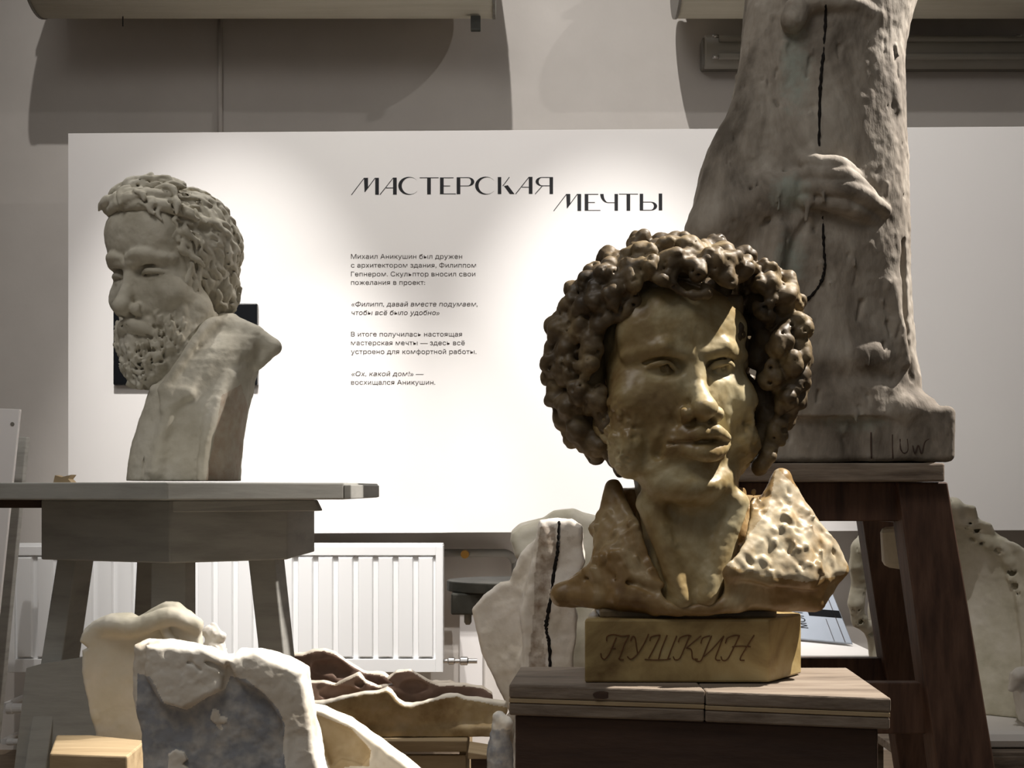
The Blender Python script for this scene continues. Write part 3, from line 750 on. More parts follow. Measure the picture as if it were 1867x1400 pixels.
# ------------------------------------------------------------------ grey modelling stand and the clay bust on it
ZS = 1.311
def left_stand():
    root = thing('modelling_stand', 'grey painted wooden modelling stand with splayed legs under the clay bust', 'stand', (-.68, 2.62, 0))
    ztop, zb = ZS, wz(912, 2.25)
    top = [(-.635, 2.22), (wx(627, 2.40), 2.40), (wx(627, 2.40) + .01, 2.92), (-.62, 3.1), (-1.16, 2.92), (-1.17, 2.42)]
    MB().prism(top, zb, ztop, .003).build('top', MT['wood_grey'], root)
    MB().prism([(wx(627, 2.40) + .0005, 2.40), (wx(641, 2.41), 2.405), (wx(641, 2.41), 2.91), (wx(627, 2.40) + .0105, 2.92)], zb + .001, ztop - .004, .002).build('edge_strip', MT['wood_grey'], root)
    C, Lp, Rp = (wx(309, 2.35), 2.35), (wx(75, 2.476), 2.476), (wx(524, 2.476), 2.476)
    z1 = zb - .001; z0 = wz(1027, 2.35)
    ap = [C, Rp, (-.455, 2.78), (-.69, 2.92), (-.975, 2.78), Lp]
    MB().prism(ap, z0, z1, .003).build('apron', MT['wood_grey'], root)
    m = MB(); z2 = wz(932, 2.4)
    m.hexa([(wx(312, 2.30), 2.31, z2), (wx(580, 2.41), 2.43, z2), (wx(580, 2.41), 2.47, z2), (wx(312, 2.3), 2.345, z2), (wx(312, 2.30), 2.31, zb - .001), (wx(570, 2.41), 2.43, zb - .001), (wx(570, 2.41), 2.47, zb - .001), (wx(312, 2.3), 2.345, zb - .001)], .002)
    m.build('batten', MT['wood_grey'], root)
    m = MB(); m.box(wx(-40, 2.5), wx(76, 2.5), 2.50, 2.55, wz(926, 2.5), zb - .001, .002); m.build('batten', MT['wood_dark'], root)
    def leg(t0, t1, b0, b1, yt, yb, dep, zt):
        # t: pixel range at py 1028, b: pixel range at py 1208, carried on to the floor
        k = (yb - yt); f = lambda z, a, b: None
        zt_, zb_ = zt, wz(1208, yb)
        xt0, xt1, xb0, xb1 = wx(t0, yt), wx(t1, yt), wx(b0, yb), wx(b1, yb)
        g = (zt_ - 0.0) / (zt_ - zb_)
        x0, x1 = xt0 + (xb0 - xt0) * g, xt1 + (xb1 - xt1) * g; y0 = yt + (yb - yt) * g
        MB().hexa([(x0, y0, 0), (x1, y0, 0), (x1, y0 + dep, 0), (x0, y0 + dep, 0), (xt0, yt, zt_), (xt1, yt, zt_), (xt1, yt + dep, zt_), (xt0, yt + dep, zt_)], .003).build('leg', MT['wood_grey'], root)
    leg(104, 140, 74, 112, 2.56, 2.52, .11, z0 - .001)
    leg(275, 338, 274, 338, 2.42, 2.40, .08, z0 - .001)
    leg(452, 500, 474, 520, 2.56, 2.52, .11, z0 - .001)
    leg(250, 320, 240, 320, 2.80, 2.86, .08, z0 - .001)
    m = MB(); Y = 2.50
    pl = [(48, 1218), (78, 1210), (165, 1197), (172, 1240), (192, 1345), (210, 1700), (-20, 1700), (26, 1400)]
    m.face_poly([(wx(a, Y), wz(b, Y)) for a, b in pl], Y, Y + .018)
    m.build('lower_panel', MT['wood_grey'], root)
left_stand()
def chip():
    Y = 2.5; z = ZS
    m = MB()
    m.face_poly([(wx(97, Y), z), (wx(131, Y), z), (wx(124, Y), z + .008), (wx(130, Y), z + .017), (wx(112, Y), z + .012), (wx(100, Y), z + .016)], Y, Y + .03)
    tag(m.build('wood_offcut', MT['wood_pine']), 'tiny jagged wood offcut lying on the grey modelling stand', 'offcut')
chip()

YL = 2.7
def clay_bust():
    root = thing('clay_bust', 'pale grey clay bust of a bearded man bowing his head, on the grey stand', 'bust', (wx(338, YL), YL, ZS))
    V = Vol(300, 500, YL, (-150, -150, -395), (170, 140, 190), 2.2)
    hx = V.K(299, 499, 0)
    V.R = rot(-33, 9, 0); V.t = hx; V.sc = 0.76
    head(V, 1.0, 6)
    V.ell((0, 62, 96), (104, 50, 70), 20)
    V.chain([(-96, 62, 28), (-50, 101, 30), (0, 108, 26), (50, 101, 30), (96, 62, 28)], [5, 6, 6, 6, 5], 14, smooth=3)
    rg = np.random.RandomState(5)
    # beard and moustache
    V.ell((0, 90, -206), (66, 38, 58), 14)
    for s in (-1, 1): V.ell((s * 74, 50, -150), (40, 40, 60), 16)
    for i in range(170):
        t = rg.uniform(-1, 1); q = rg.rand()
        u = -150 - 95 * q; wd = (112 - 50 * q)
        r_ = wd * t; f = 122 - 72 * t * t - 8 * q
        a = np.array([r_, f, u + 10]); b = a + np.array([t * 6 + rg.uniform(-6, 6), 3 + rg.uniform(-5, 7), -26])
        V.cone(a, b, rg.uniform(7, 12), rg.uniform(3, 6), 3)
    for s in (-1, 1):
        for i in range(24):
            t = rg.rand(); V.cone((s * (112 - 20 * t), 30 + 30 * t + rg.uniform(-14, 14), -60 - 100 * t), (s * (110 - 22 * t), 34 + 28 * t, -84 - 100 * t), 10, 7, 6)
        V.chain([(s * 4, 126, -112), (s * 26, 120, -122), (s * 50, 100, -140), (s * 66, 84, -166)], [12, 15, 13, 8], 5, smooth=3)
        V.chain([(s * 8, 134, -116), (s * 34, 122, -130), (s * 58, 98, -156)], [2.5, 3, 2.5], 3, True, smooth=3)
        V.chain([(s * 12, 112, 40), (s * 50, 108, 44), (s * 92, 76, 30)], [8, 12, 8], 8, smooth=3)
    V.cone((0, 104, -190), (0, 92, -240), 30, 22, 10)
    Rt, tt = V.R.copy(), V.t.copy(); V.R = np.eye(3); V.t = np.zeros(3); V.sc = 1
    cb_ = Rt @ (np.array([0, 10, -70.0]) * .76) + tt; sp = []
    for i in range(420):
        d = np.array([rg.uniform(-1, 1), rg.uniform(.15, 1.1), rg.uniform(-1.9, -.35)]); d /= np.linalg.norm(d)
        if d[2] > -.62 and abs(d[0]) < .55: continue
        p = surf(V, cb_, Rt @ d)
        if p is not None: sp.append((p, Rt @ d))
    for i, (p, d) in enumerate(sp):
        dn = np.array([rg.uniform(-.35, .35), 0, -1.0]); dn -= d * (dn @ d); dn /= np.linalg.norm(dn) + 1e-6; sd = np.cross(d, dn)
        wv = rg.uniform(-3, 3); L_ = rg.uniform(6, 10); w_ = rg.uniform(3, 5.5)
        pts = [tuple(p + dn * L_ * (k - 1) + sd * wv * math.sin(k * 1.8) + d * (.5 - .8 * (k - 1) ** 2)) for k in range(4)]
        V.chain(pts, [w_ * .5, w_ * .8, w_ * .8, w_ * .3], 4, smooth=2)
        V.chain([tuple(np.array(q) + sd * (w_ + 1) + d * 2.2) for q in pts], 1.8, 2.5, True, smooth=2)
    V.R = np.eye(3); V.t = np.zeros(3); V.sc = 1
    K = V.K
    V.chain([K(330, 600, -10), K(345, 680, 0), K(350, 780, 0), K(345, 876, 0)], [74, 62, 70, 80], 14)
    V.noise(1.2, 30, 1); V.noise(.8, 11, 2); V.noise(0.4, 5, 3)
    V.mesh('head', MT['clay'], root, floor=-374)
    # --- hair
    H = Vol(300, 500, YL, (-150, -190, -140), (190, 150, 215), 2.2); K = H.K
    H.R = rot(-33, 9, 0); H.t = hx; H.sc = 0.76
    H.ell((6, -56, 60), (142, 138, 140)); H.ell((0, -80, -40), (122, 96, 110), 20)
    H.ell((0, 136, 46), (124, 118, 120), 8, True)
    H.ell((0, 116, -80), (116, 110, 120), 8, True)
    rg = np.random.RandomState(12)
    # front roll of hair over the forehead
    for pts, rr in (([(-104, 46, 150), (-80, 74, 162), (-44, 88, 168), (-8, 86, 178), (30, 66, 188)], [10, 15, 17, 16, 10]),
                    ([(-58, 88, 150), (-24, 98, 160), (16, 94, 168), (56, 72, 174), (92, 30, 170)], [8, 14, 17, 17, 12]),
                    ([(-110, 22, 158), (-80, 44, 182), (-30, 50, 196), (30, 36, 202), (80, 10, 190)], [10, 18, 19, 18, 12]),
                    ([(-16, 92, 148), (30, 94, 152), (70, 74, 150), (104, 36, 140), (116, 0, 120)], [7, 12, 15, 16, 12]),
                    ([(-100, -10, 170), (-50, 6, 204), (10, 0, 212), (70, -24, 200)], [12, 18, 18, 12]),
                    ([(104, 40, 112), (116, 20, 70), (114, 16, 20), (112, 14, -30), (104, 24, -76), (94, 34, -110)], [10, 16, 18, 16, 14, 9])):
        H.chain(pts, rr, 4, smooth=4)
        c = np.array([0, -40, 30.0]); 
        for dd in (-.45, .4):
            H.chain([tuple(np.array(p) + (np.array(p) - c) / np.linalg.norm(np.array(p) - c) * rr[k] * .85 + np.array([0, dd, dd]) * rr[k]) for k, p in enumerate(pts)], 2.4, 2, True, smooth=4)
    Rt, tt, sc_ = H.R.copy(), H.t.copy(), H.sc
    H.R = np.eye(3); H.t = np.zeros(3); H.sc = 1
    c0 = Rt @ (np.array([0, -50, 40.0]) * sc_) + tt
    sp = []
    for i in range(520):
        th = rg.uniform(0, 2 * math.pi); ph = math.asin(rg.uniform(-.8, 1.0))
        d = np.array([math.cos(th) * math.cos(ph), math.sin(th) * math.cos(ph), math.sin(ph)])
        dw = Rt @ d
        p = surf(H, c0, dw)
        if p is None: continue
        q = Rt.T @ (p - tt) / sc_
        if (q[0] / 124) ** 2 + ((q[1] - 136) / 120) ** 2 + ((q[2] - 46) / 122) ** 2 < 1.1: continue
        if (q[0] / 116) ** 2 + ((q[1] - 116) / 112) ** 2 + ((q[2] + 80) / 122) ** 2 < 1.1: continue
        sp.append((p, dw))
    for p, dw in sp:
        dn = np.cross(np.cross(dw, Rt @ np.array([0, -.5, -1.0])), dw); dn /= np.linalg.norm(dn); sd = np.cross(dw, dn)
        L_ = rg.uniform(9, 15); w_ = rg.uniform(4, 8); wv = rg.uniform(-1, 1)
        pts = [tuple(p + dn * L_ * (k - 1.5) + sd * 7 * math.sin(wv * 3 + k * 1.5) + dw * (1 - 1.6 * (k - 1.5) ** 2)) for k in range(4)]
        H.chain(pts, [w_ * .5, w_, w_, w_ * .4], 2, smooth=3)
        H.chain([tuple(np.array(p_) + sd * (w_ + 1.5) + dw * 2) for p_ in pts], 2.2, 2, True, smooth=3)
    for i in range(12):          # deep finger holes behind the temple
        H.sph(H.K(rg.uniform(360, 420), rg.uniform(400, 530), rg.uniform(40, 90)), rg.uniform(6, 10), 4, True)
    H.R = np.eye(3); H.t = np.zeros(3); H.sc = 1
    H.noise(1.8, 16, 4); H.noise(.9, 7, 5)
    H.mesh('hair', MT['clay'], root)
    # --- coat
    C = Vol(338, 760, YL, (-120, -140, -125), (190, 140, 200), 2.2); K = C.K
    lv = []
    for py, a, b, d, f in ((880, 240, 434, 96, -4), (820, 247, 437, 98, -4), (780, 258, 442, 98, -6), (745, 270, 449, 96, -8), (720, 278, 455, 94, -10), (690, 296, 462, 92, -14), (665, 316, 470, 90, -20),
                           (645, 338, 480, 86, -26), (622, 362, 486, 74, -34), (600, 380, 462, 58, -40), (575, 392, 430, 30, -44)):
        q = K(a, py, f), K(b, py, f)
        lv.append((q[0][2], (q[0][0] + q[1][0]) / 2, (q[1][0] - q[0][0]) / 2, f, d))
    C.loft(lv, pw=2.6)
    C.chain([K(420, 596, 0), K(462, 614, 0), K(498, 630, 0)], [24, 24, 13], 14)
    C.chain([K(498, 634, -4), K(470, 664, 0)], [14, 10], 10)
    C.quad(K(424, 582, -6), K(378, 594, 44), K(298, 712, 82), K(346, 716, 88), 7, 10)
    C.tri(K(298, 712, 82), K(346, 716, 88), K(300, 745, 92), 7, 8)
    C.chain([K(424, 580, -10), K(380, 590, 46), K(338, 648, 72), K(298, 712, 86)], [6, 8, 8, 7], 6, smooth=4)
    C.chain([K(392, 600, 56), K(372, 640, 74), K(348, 680, 86)], [3, 4, 3], 4, True, smooth=3)
    C.chain([K(284, 712, 60), K(287, 722, 60), K(277, 748, 56)], [12, 9, 8], 4)
    C.chain([K(366, 712, 96), K(340, 752, 100), K(318, 800, 104), K(298, 860, 106), K(292, 890, 106)], 2.8, 2, True, smooth=4)
    C.chain([K(282, 770, 76), K(274, 800, 78), K(262, 850, 84), K(258, 890, 84)], 3, 3, True, smooth=4)
    C.chain([K(400, 740, 84), K(392, 790, 88), K(380, 860, 92)], 4, 8, True, smooth=4)
    C.chain([K(452, 640, 64), K(430, 662, 80), K(404, 690, 92)], 4, 8, True, smooth=4)
    C.chain([K(418, 690, 60), K(398, 730, 84), K(376, 800, 96), K(370, 876, 98)], [8, 12, 10, 8], 18, smooth=3)
    C.chain([K(318, 730, 86), K(300, 780, 92), K(284, 860, 92)], [7, 10, 9], 16, smooth=3)
    C.noise(1.8, 40, 41); C.noise(1.0, 13, 42); C.noise(.5, 6, 43)
    def tone(px, py, f): return np.where(inpoly(px, py, [(404, 720), (440, 700), (452, 740), (434, 880), (374, 880), (392, 790)]), .5, 0.)
    C.mesh('coat', MT['clay'], root, tone, floor=K(0, 876.5)[2])
clay_bust()
# ------------------------------------------------------------------ patinated bust on its inscribed block
YB = 1.68
def patinated_bust():
    root = thing('portrait_bust', 'dark olive patinated bust of a curly haired man with open collar, on an inscribed block', 'bust', (wx(1262, YB), YB, EYE - .26))
    # --- head and neck
    V = Vol(1245, 682, YB, (-190, -190, -470), (230, 200, 250), 2.6)
    V.R = rot(15, -1, -1.5); V.t = np.array([-19.0, 0, 0])
    head(V, 0.15, 24, (10, 11), 1.15)
    for s, q in ((-1, 52), (1, 40)):
        V.ell((s * 108, 40, -128), (34, 44, q + 8), 14)
    # whiskers
    wk = [V.T((s * 128, 44, -118)) for s in (-1, 1)]
    V.R = np.eye(3); V.t = np.zeros(3)
    V.chain([(6, -30, -150), (12, -14, -250), (14, 4, -330), (4, 22, -440)], [98, 90, 84, 78], 26)
    for a, b in (((-70, 62, -235), (-16, 96, -400)), ((86, 62, -235), (30, 98, -400))):
        V.cone(a, b, 22, 14, 22)
    V.noise(1.8, 40, 5); V.noise(1.0, 14, 6); V.noise(0.5, 6, 7)
    for q in wk: V.noise(5.0, 13, 8, at=q, rad=(46, 60, 74)); V.noise(2.5, 6, 9, at=q, rad=(46, 60, 74))
    V.mesh('head', MT['patina'], root, floor=-425)
    # --- hair
    H = Vol(1245, 682, YB, (-300, -230, -260), (270, 190, 290), 2.8)
    H.R = rot(13, -1, 0)
    H.ell((0, -52, 70), (164, 138, 150))
    H.ell((0, -70, -30), (150, 110, 130), 20)
    H.R = np.eye(3)
    def lump(px, py, f, r, seed):
        rg = np.random.RandomState(seed)
        H.ell(H.K(px, py, f), (r * rg.uniform(.85, 1.1), r * .9, r * rg.uniform(.85, 1.1)), 4)
    ring = [(1150, 838, 10, 40), (1102, 808, 0, 42), (1062, 776, -10, 36), (1042, 728, -5, 40), (1030, 672, 0, 44), (1038, 612, 0, 42), (1068, 562, 0, 38),
            (1096, 520, 5, 40), (1128, 486, 10, 40), (1170, 466, 15, 40), (1208, 462, 0, 34), (1252, 456, -5, 32), (1298, 462, 0, 34), (1338, 486, 5, 36),
            (1380, 522, 10, 36), (1412, 556, 5, 34), (1436, 602, 0, 36), (1438, 650, -10, 34), (1424, 700, -20, 34), (1408, 748, -25, 32)]
    for i, q in enumerate(ring): lump(*q, 10 + i)
    front = [(1112, 760, 40, 32), (1086, 712, 45, 34), (1082, 654, 55, 34), (1084, 604, 55, 32), (1118, 560, 70, 32), (1150, 520, 84, 32), (1190, 500, 92, 30),
             (1222, 508, 100, 24), (1246, 486, 94, 28), (1274, 500, 104, 28), (1306, 496, 98, 30), (1334, 500, 74, 26), (1386, 560, 26, 22), (1404, 600, 10, 22),
             (1396, 640, 20, 26), (1392, 690, 8, 24), (1118, 812, 36, 28), (1230, 460, 60, 30), (1180, 474, 60, 34), (1300, 470, 50, 30), (1130, 510, 50, 34), (1080, 780, 20, 30), (1404, 540, 30, 28)]
    for i, q in enumerate(front): lump(*q, 60 + i)
    H.chain([H.K(1416, 720, -20), H.K(1406, 770, -8), H.K(1394, 822, 8), H.K(1384, 852, 14)], [34, 27, 23, 14], 14)
    lock = [H.K(1210, 512, 108), H.K(1240, 528, 112), H.K(1268, 540, 112), H.K(1290, 534, 108)]
    H.chain(lock, [14, 13, 11, 6], 5, smooth=4)
    rb = np.random.RandomState(9)     # back and crown of the head
    for i in range(46):
        th = rb.uniform(math.pi * 0.98, 2.02 * math.pi); ph = rb.uniform(-0.75, 1.2)
        d = np.array([math.cos(th) * math.cos(ph), math.sin(th) * math.cos(ph), math.sin(ph)])
        c = np.array([6, -55, 40]) + d * np.array([172, 146, 168])
        q = (HY - 0, 0)
        f = c[1]; qq = 1 - f / F
        lump((c[0] + H.ox - CX) / qq + CX, HY - (c[2] + HY - H.oy) / qq, f, rb.uniform(30, 40), 200 + i)
    H.ell(H.K(1066, 670, 6), (60, 56, 165), 20); H.ell(H.K(1426, 640, -6), (48, 56, 140), 20)
    H.ell(H.K(1120, 540, 50), (70, 50, 60), 20); H.ell(H.K(1384, 524, -4), (50, 46, 46), 20); H.ell(H.K(1250, 486, 62), (120, 50, 40), 20)
    Ro = rot(13, -1, 0)
    H.R = Ro
    H.ell((-14, 124, -50), (128, 90, 166), 6, True)         # opening for the face
    H.R = np.eye(3)
    rg = np.random.RandomState(46)
    c0 = np.array([4.0, -40.0, 50.0])
    # modelled locks: short curved ridges with a groove along them
    def seeds(n, dist, sd):
        r2 = np.random.RandomState(sd); out = []
        for i in range(n):
            th = r2.uniform(0, 2 * math.pi); ph = math.asin(r2.uniform(-.9, 1.0))
            d = np.array([math.cos(th) * math.cos(ph), math.sin(th) * math.cos(ph), math.sin(ph)])
            p = surf(H, c0, d)
            if p is None or any(((p - o_) ** 2).sum() < dist * dist for o_ in out): continue
            out.append(p)
        return out
    huge = seeds(3000, 36, 3)
    H.cells(huge, 27, 41)
    big = seeds(3000, 19, 1)
    H.cells(big, 11, 22)
    for i, p in enumerate(big):           # a crescent fold on each curl
        d = p - c0; d /= np.linalg.norm(d)
        a = np.cross(d, [0.2, 0.1, 1.0]); a /= np.linalg.norm(a); b_ = np.cross(d, a)
        a0 = rg.uniform(0, 6.28); sg = 1 if rg.rand() > .5 else -1; R_ = rg.uniform(8, 12)
        H.chain([tuple(p + d * (9 - .25 * k * k) + (a * math.cos(a0 + sg * k * .7) + b_ * math.sin(a0 + sg * k * .7)) * R_) for k in range(6)], [1, 2, 2.6, 2.6, 2, 1], 4, True)
    H.cells(seeds(4500, 11, 2), 2.6, 12)
    inner = [(1368, 518, -18, 22), (1384, 552, -14, 25), (1388, 590, -26, 22), (1400, 620, -18, 26), (1384, 652, -26, 24), (1402, 690, -24, 26), (1386, 724, -28, 24), (1400, 760, -20, 24), (1386, 796, -16, 22), (1396, 828, -2, 20), (1384, 852, 10, 15), (1400, 640, -40, 40), (1396, 740, -40, 36), (1386, 560, -56, 32)]
    for px, py, f, r in inner: H.ell(H.K(px, py, f), (r, r * .9, r * 1.05), 5)
    H.noise(2.2, 20, 15); H.noise(1.0, 8, 16)
    H.mesh('hair', MT['patina_hair'], root)
    # --- coat with open collar
    C = Vol(1262, 1000, YB, (-290, -170, -150), (320, 150, 165), 2.8)
    K = C.K
    C.loft([(K(0, 1122)[2], 0, 150, -10, 60), (K(0, 1085)[2], 0, 160, -30, 80), (K(0, 1020)[2], 0, 130, -45, 75), (K(0, 940)[2], -5, 118, -50, 62), (K(0, 890)[2], -6, 112, -54, 46)])
    C.quad(K(1118, 890, -20), K(1152, 960, 40), K(1092, 1050, 40), K(1098, 960, -10), 14, 12)
    C.quad(K(1152, 960, 40), K(1226, 1100, 84), K(1130, 1090, 70), K(1092, 1040, 40), 14, 12)
    C.tri(K(1092, 1030, 30), K(1022, 1084, 10), K(1150, 1094, 60), 12, 14)
    C.chain([K(1024, 1086, 8), K(1090, 1088, 40), K(1190, 1100, 66)], [12, 22, 18], 14)
    C.quad(K(1026, 1084, 0), K(1094, 1030, -10), K(1200, 1060, -30), K(1130, 1104, 0), 16, 14)
    # right-hand lapel
    C.quad(K(1424, 872, 0), K(1402, 940, 40), K(1330, 1036, 104), K(1430, 960, 50), 13, 12)
    C.tri(K(1424, 872, 0), K(1470, 950, 20), K(1430, 980, 55), 16, 12)
    C.quad(K(1430, 950, 50), K(1330, 1038, 104), K(1470, 1052, 84), K(1500, 1000, 40), 16, 14)
    C.quad(K(1462, 940, 20), K(1510, 994, 20), K(1528, 1036, 20), K(1460, 1046, 80), 15, 14)
    C.quad(K(1330, 1042, 98), K(1334, 1096, 88), K(1482, 1096, 40), K(1500, 1056, 56), 14, 10)
    C.quad(K(1340, 1098, 70), K(1490, 1098, 34), K(1500, 1060, 0), K(1340, 1060, 0), 14, 14)
    C.tri(K(1526, 1038, 16), K(1500, 1086, 30), K(1470, 1060, 60), 13, 8)
    C.chain([K(1344, 1046, 106), K(1400, 1058, 104), K(1480, 1066, 78), K(1526, 1050, 24)], [8, 9, 9, 8], 5)
    
    # upright collar behind the neck
    C.chain([K(1120, 900, -20), K(1140, 912, -90), K(1262, 916, -132), K(1392, 914, -90), K(1424, 892, -10)], [12, 13, 14, 13, 12], 10)
    C.chain([K(1112, 960, -20), K(1150, 950, -100), K(1262, 950, -130), K(1390, 950, -90), K(1440, 950, 0)], [14, 34, 40, 34, 14], 16)
    C.chain([K(1374, 896, 20), K(1372, 922, 40), K(1368, 950, 52)], [6, 10, 5], 3)
    # clear the throat
    C.chain([C.K(1258, 860, 20), C.K(1268, 990, 40), C.K(1262, 1066, 80), C.K(1258, 1100, 120)], [112, 92, 56, 22], 6, True)
    C.chain([K(1196, 1108, 78), K(1236, 1112, 90), K(1290, 1110, 96), K(1340, 1102, 92)], [10, 9, 12, 14], 18)
    rg = np.random.RandomState(31)
    for i in range(130):                  # chisel and thumb strokes over the lapels
        px, py = (rg.uniform(1340, 1525), rg.uniform(890, 1050)) if i % 3 else (rg.uniform(1080, 1200), rg.uniform(930, 1050))
        f_ = front_of(C, px, py)
        if f_ is None or f_ < -10: continue
        sub = i % 2 == 0
        C.ell(K(px, py, f_ + (3.0 if sub else -1.8)), (rg.uniform(4, 8), 3.6, rg.uniform(8, 15)), 5, sub, rot(0, rg.uniform(-15, 15), rg.uniform(-60, 60)))
    C.chain([K(1064, 1040, 30), K(1110, 1042, 52), K(1160, 1050, 72), K(1206, 1066, 84)], [4, 8, 8, 6], 5, smooth=3)
    C.chain([K(1070, 1054, 34), K(1112, 1058, 60), K(1160, 1066, 80), K(1196, 1080, 90)], [2, 4, 4, 3], 8, True, smooth=3)
    C.noise(2.0, 34, 21); C.noise(1.0, 12, 22); C.noise(.5, 6, 23)
    def tone(px, py, f):
        a = inpoly(px, py, [(1415, 850), (1470, 905), (1550, 1020), (1540, 1048), (1470, 1062), (1400, 1052), (1318, 1030), (1400, 930)])
        b = inpoly(px, py, [(1100, 900), (1150, 980), (1200, 1062), (1080, 1026)])
        return np.where(a, 0.5, np.where(b, 0.2, 0.0))
    C.mesh('coat_collar', MT['patina_coat'], root, tone, floor=K(0, 1118)[2])
    # --- block
    m = MB()
    yf = 1.612
    x0, x1 = wx(1066, yf), wx(1402, yf)
    zt, zb = wz(1129, yf), EYE - .2596
    m.prism([(x0, yf), (x1, yf), (wx(1424, yf) + .002, yf + .022), (wx(1461, 1.69), 1.69), (wx(1461, 1.69) - .02, 1.755), (x0 + .02, 1.755)], zb, zt, 0.003)
    base = m.build('base_block', MT['patina_base'], root)
    m = MB()
    m.box(wx(1092, 1.65), wx(1412, 1.65), 1.632, 1.745, zt - 0.002, wz(1110, 1.63), 0.004)
    m.build('socle', MT['patina_hair'], root)
    T = lambda L, yy=yf: [P(1040 + u / 4.243, 1100 + v / 4.243, yy - 0.0004) for u, v in L]
    st = [[(235, 385), (240, 415), (265, 430), (300, 390), (335, 310), (355, 262)], [(280, 290), (285, 255), (330, 240), (400, 252), (455, 245)], [(312, 350), (350, 345)],
          [(455, 245), (420, 310), (388, 400), (376, 430), (412, 435)],
          [(465, 290), (480, 255), (500, 265), (510, 330), (520, 390)], [(605, 235), (570, 310), (520, 390), (470, 430), (440, 410)],
          [(615, 290), (625, 258), (680, 245), (690, 255), (650, 340), (605, 425)], [(748, 245), (705, 350), (682, 430)], [(822, 250), (782, 350), (752, 430)], [(575, 432), (650, 437), (745, 434), (775, 425)],
          [(835, 300), (850, 265), (905, 245), (935, 252)], [(922, 250), (880, 350), (845, 425), (810, 435), (795, 410)], [(1012, 250), (950, 300), (895, 345)], [(895, 345), (935, 358), (945, 425), (985, 430)],
          [(1010, 310), (1025, 268), (1080, 250)], [(1092, 250), (1050, 350), (1012, 440), (978, 445), (965, 425)], [(1030, 412), (1100, 350), (1187, 250)], [(1187, 250), (1152, 340), (1122, 428), (1160, 440)],
          [(1200, 310), (1215, 270), (1270, 247), (1312, 250)], [(1305, 255), (1260, 350), (1215, 430), (1178, 440), (1165, 410)], [(1250, 335), (1330, 330), (1395, 335)], [(1422, 245), (1362, 340), (1312, 430), (1347, 440)]]
    m = MB()
    for q in st:
        m.tube(smoothline(T(q), 5), 0.0008, 6)
    o = m.build('inscription', MT['carved'], base); o['label'] = 'dark carved name in slanting script'

patinated_bust()
# stand for the bust
def bust_stand():
    zt, zb = EYE - .26, EYE - .3012
    root = thing('bust_stand', 'weathered box stand with split two layer top under the olive bust', 'stand', (0.24, 1.66, 0))
    a = [(-0.004, 1.60), (wx(1286, 1.55), 1.553), (wx(1286, 1.55), 1.758), (0.012, 1.758)]
    b = [(wx(1286, 1.55) + .0012, 1.553), (0.472, 1.502), (0.488, 1.758), (wx(1286, 1.55) + .0012, 1.758)]
    zm = zb + 0.023
    for q, d in ((a, 0.0), (b, -0.0012)):
        MB().prism(q, zm + d, zt + d, 0.0025).build('top_board', MT['wood_top'], root)
        MB().prism([(x * .998, y + .0006) for x, y in q], zm + d - .006, zm + d - .0004, 0.0008).build('filler_strip', MT['wood_pine'], root)
        MB().prism([(x * .998, y + .001) for x, y in q], zb, zm + d - .0064, 0.0025).build('lower_board', MT['wood_old'], root)
    yk = 1.574
    kn = [(wx(1098, yk) + .012 * math.cos(2 * math.pi * k / 14) , zt - .010 + .005 * math.sin(2 * math.pi * k / 14)) for k in range(14)]
    m = MB(); m.face_poly(kn, 1.5758, 1.59); m.build('knot', MT['wood_dark'], root)
    m = MB(); m.prism([(0.004, 1.612), (0.462, 1.522), (0.478, 1.75), (0.014, 1.75)], 0.55, zb - .001, 0.003)
    m.build('apron', MT['wood_dark'], root)
    for x, y in ((0.03, 1.63), (0.445, 1.56), (0.45, 1.73), (0.04, 1.73)):
        MB().box(x - .025, x + .025, y - .02, y + .02, 0, 0.551).build('leg', MT['wood_dark'], root)
bust_stand()
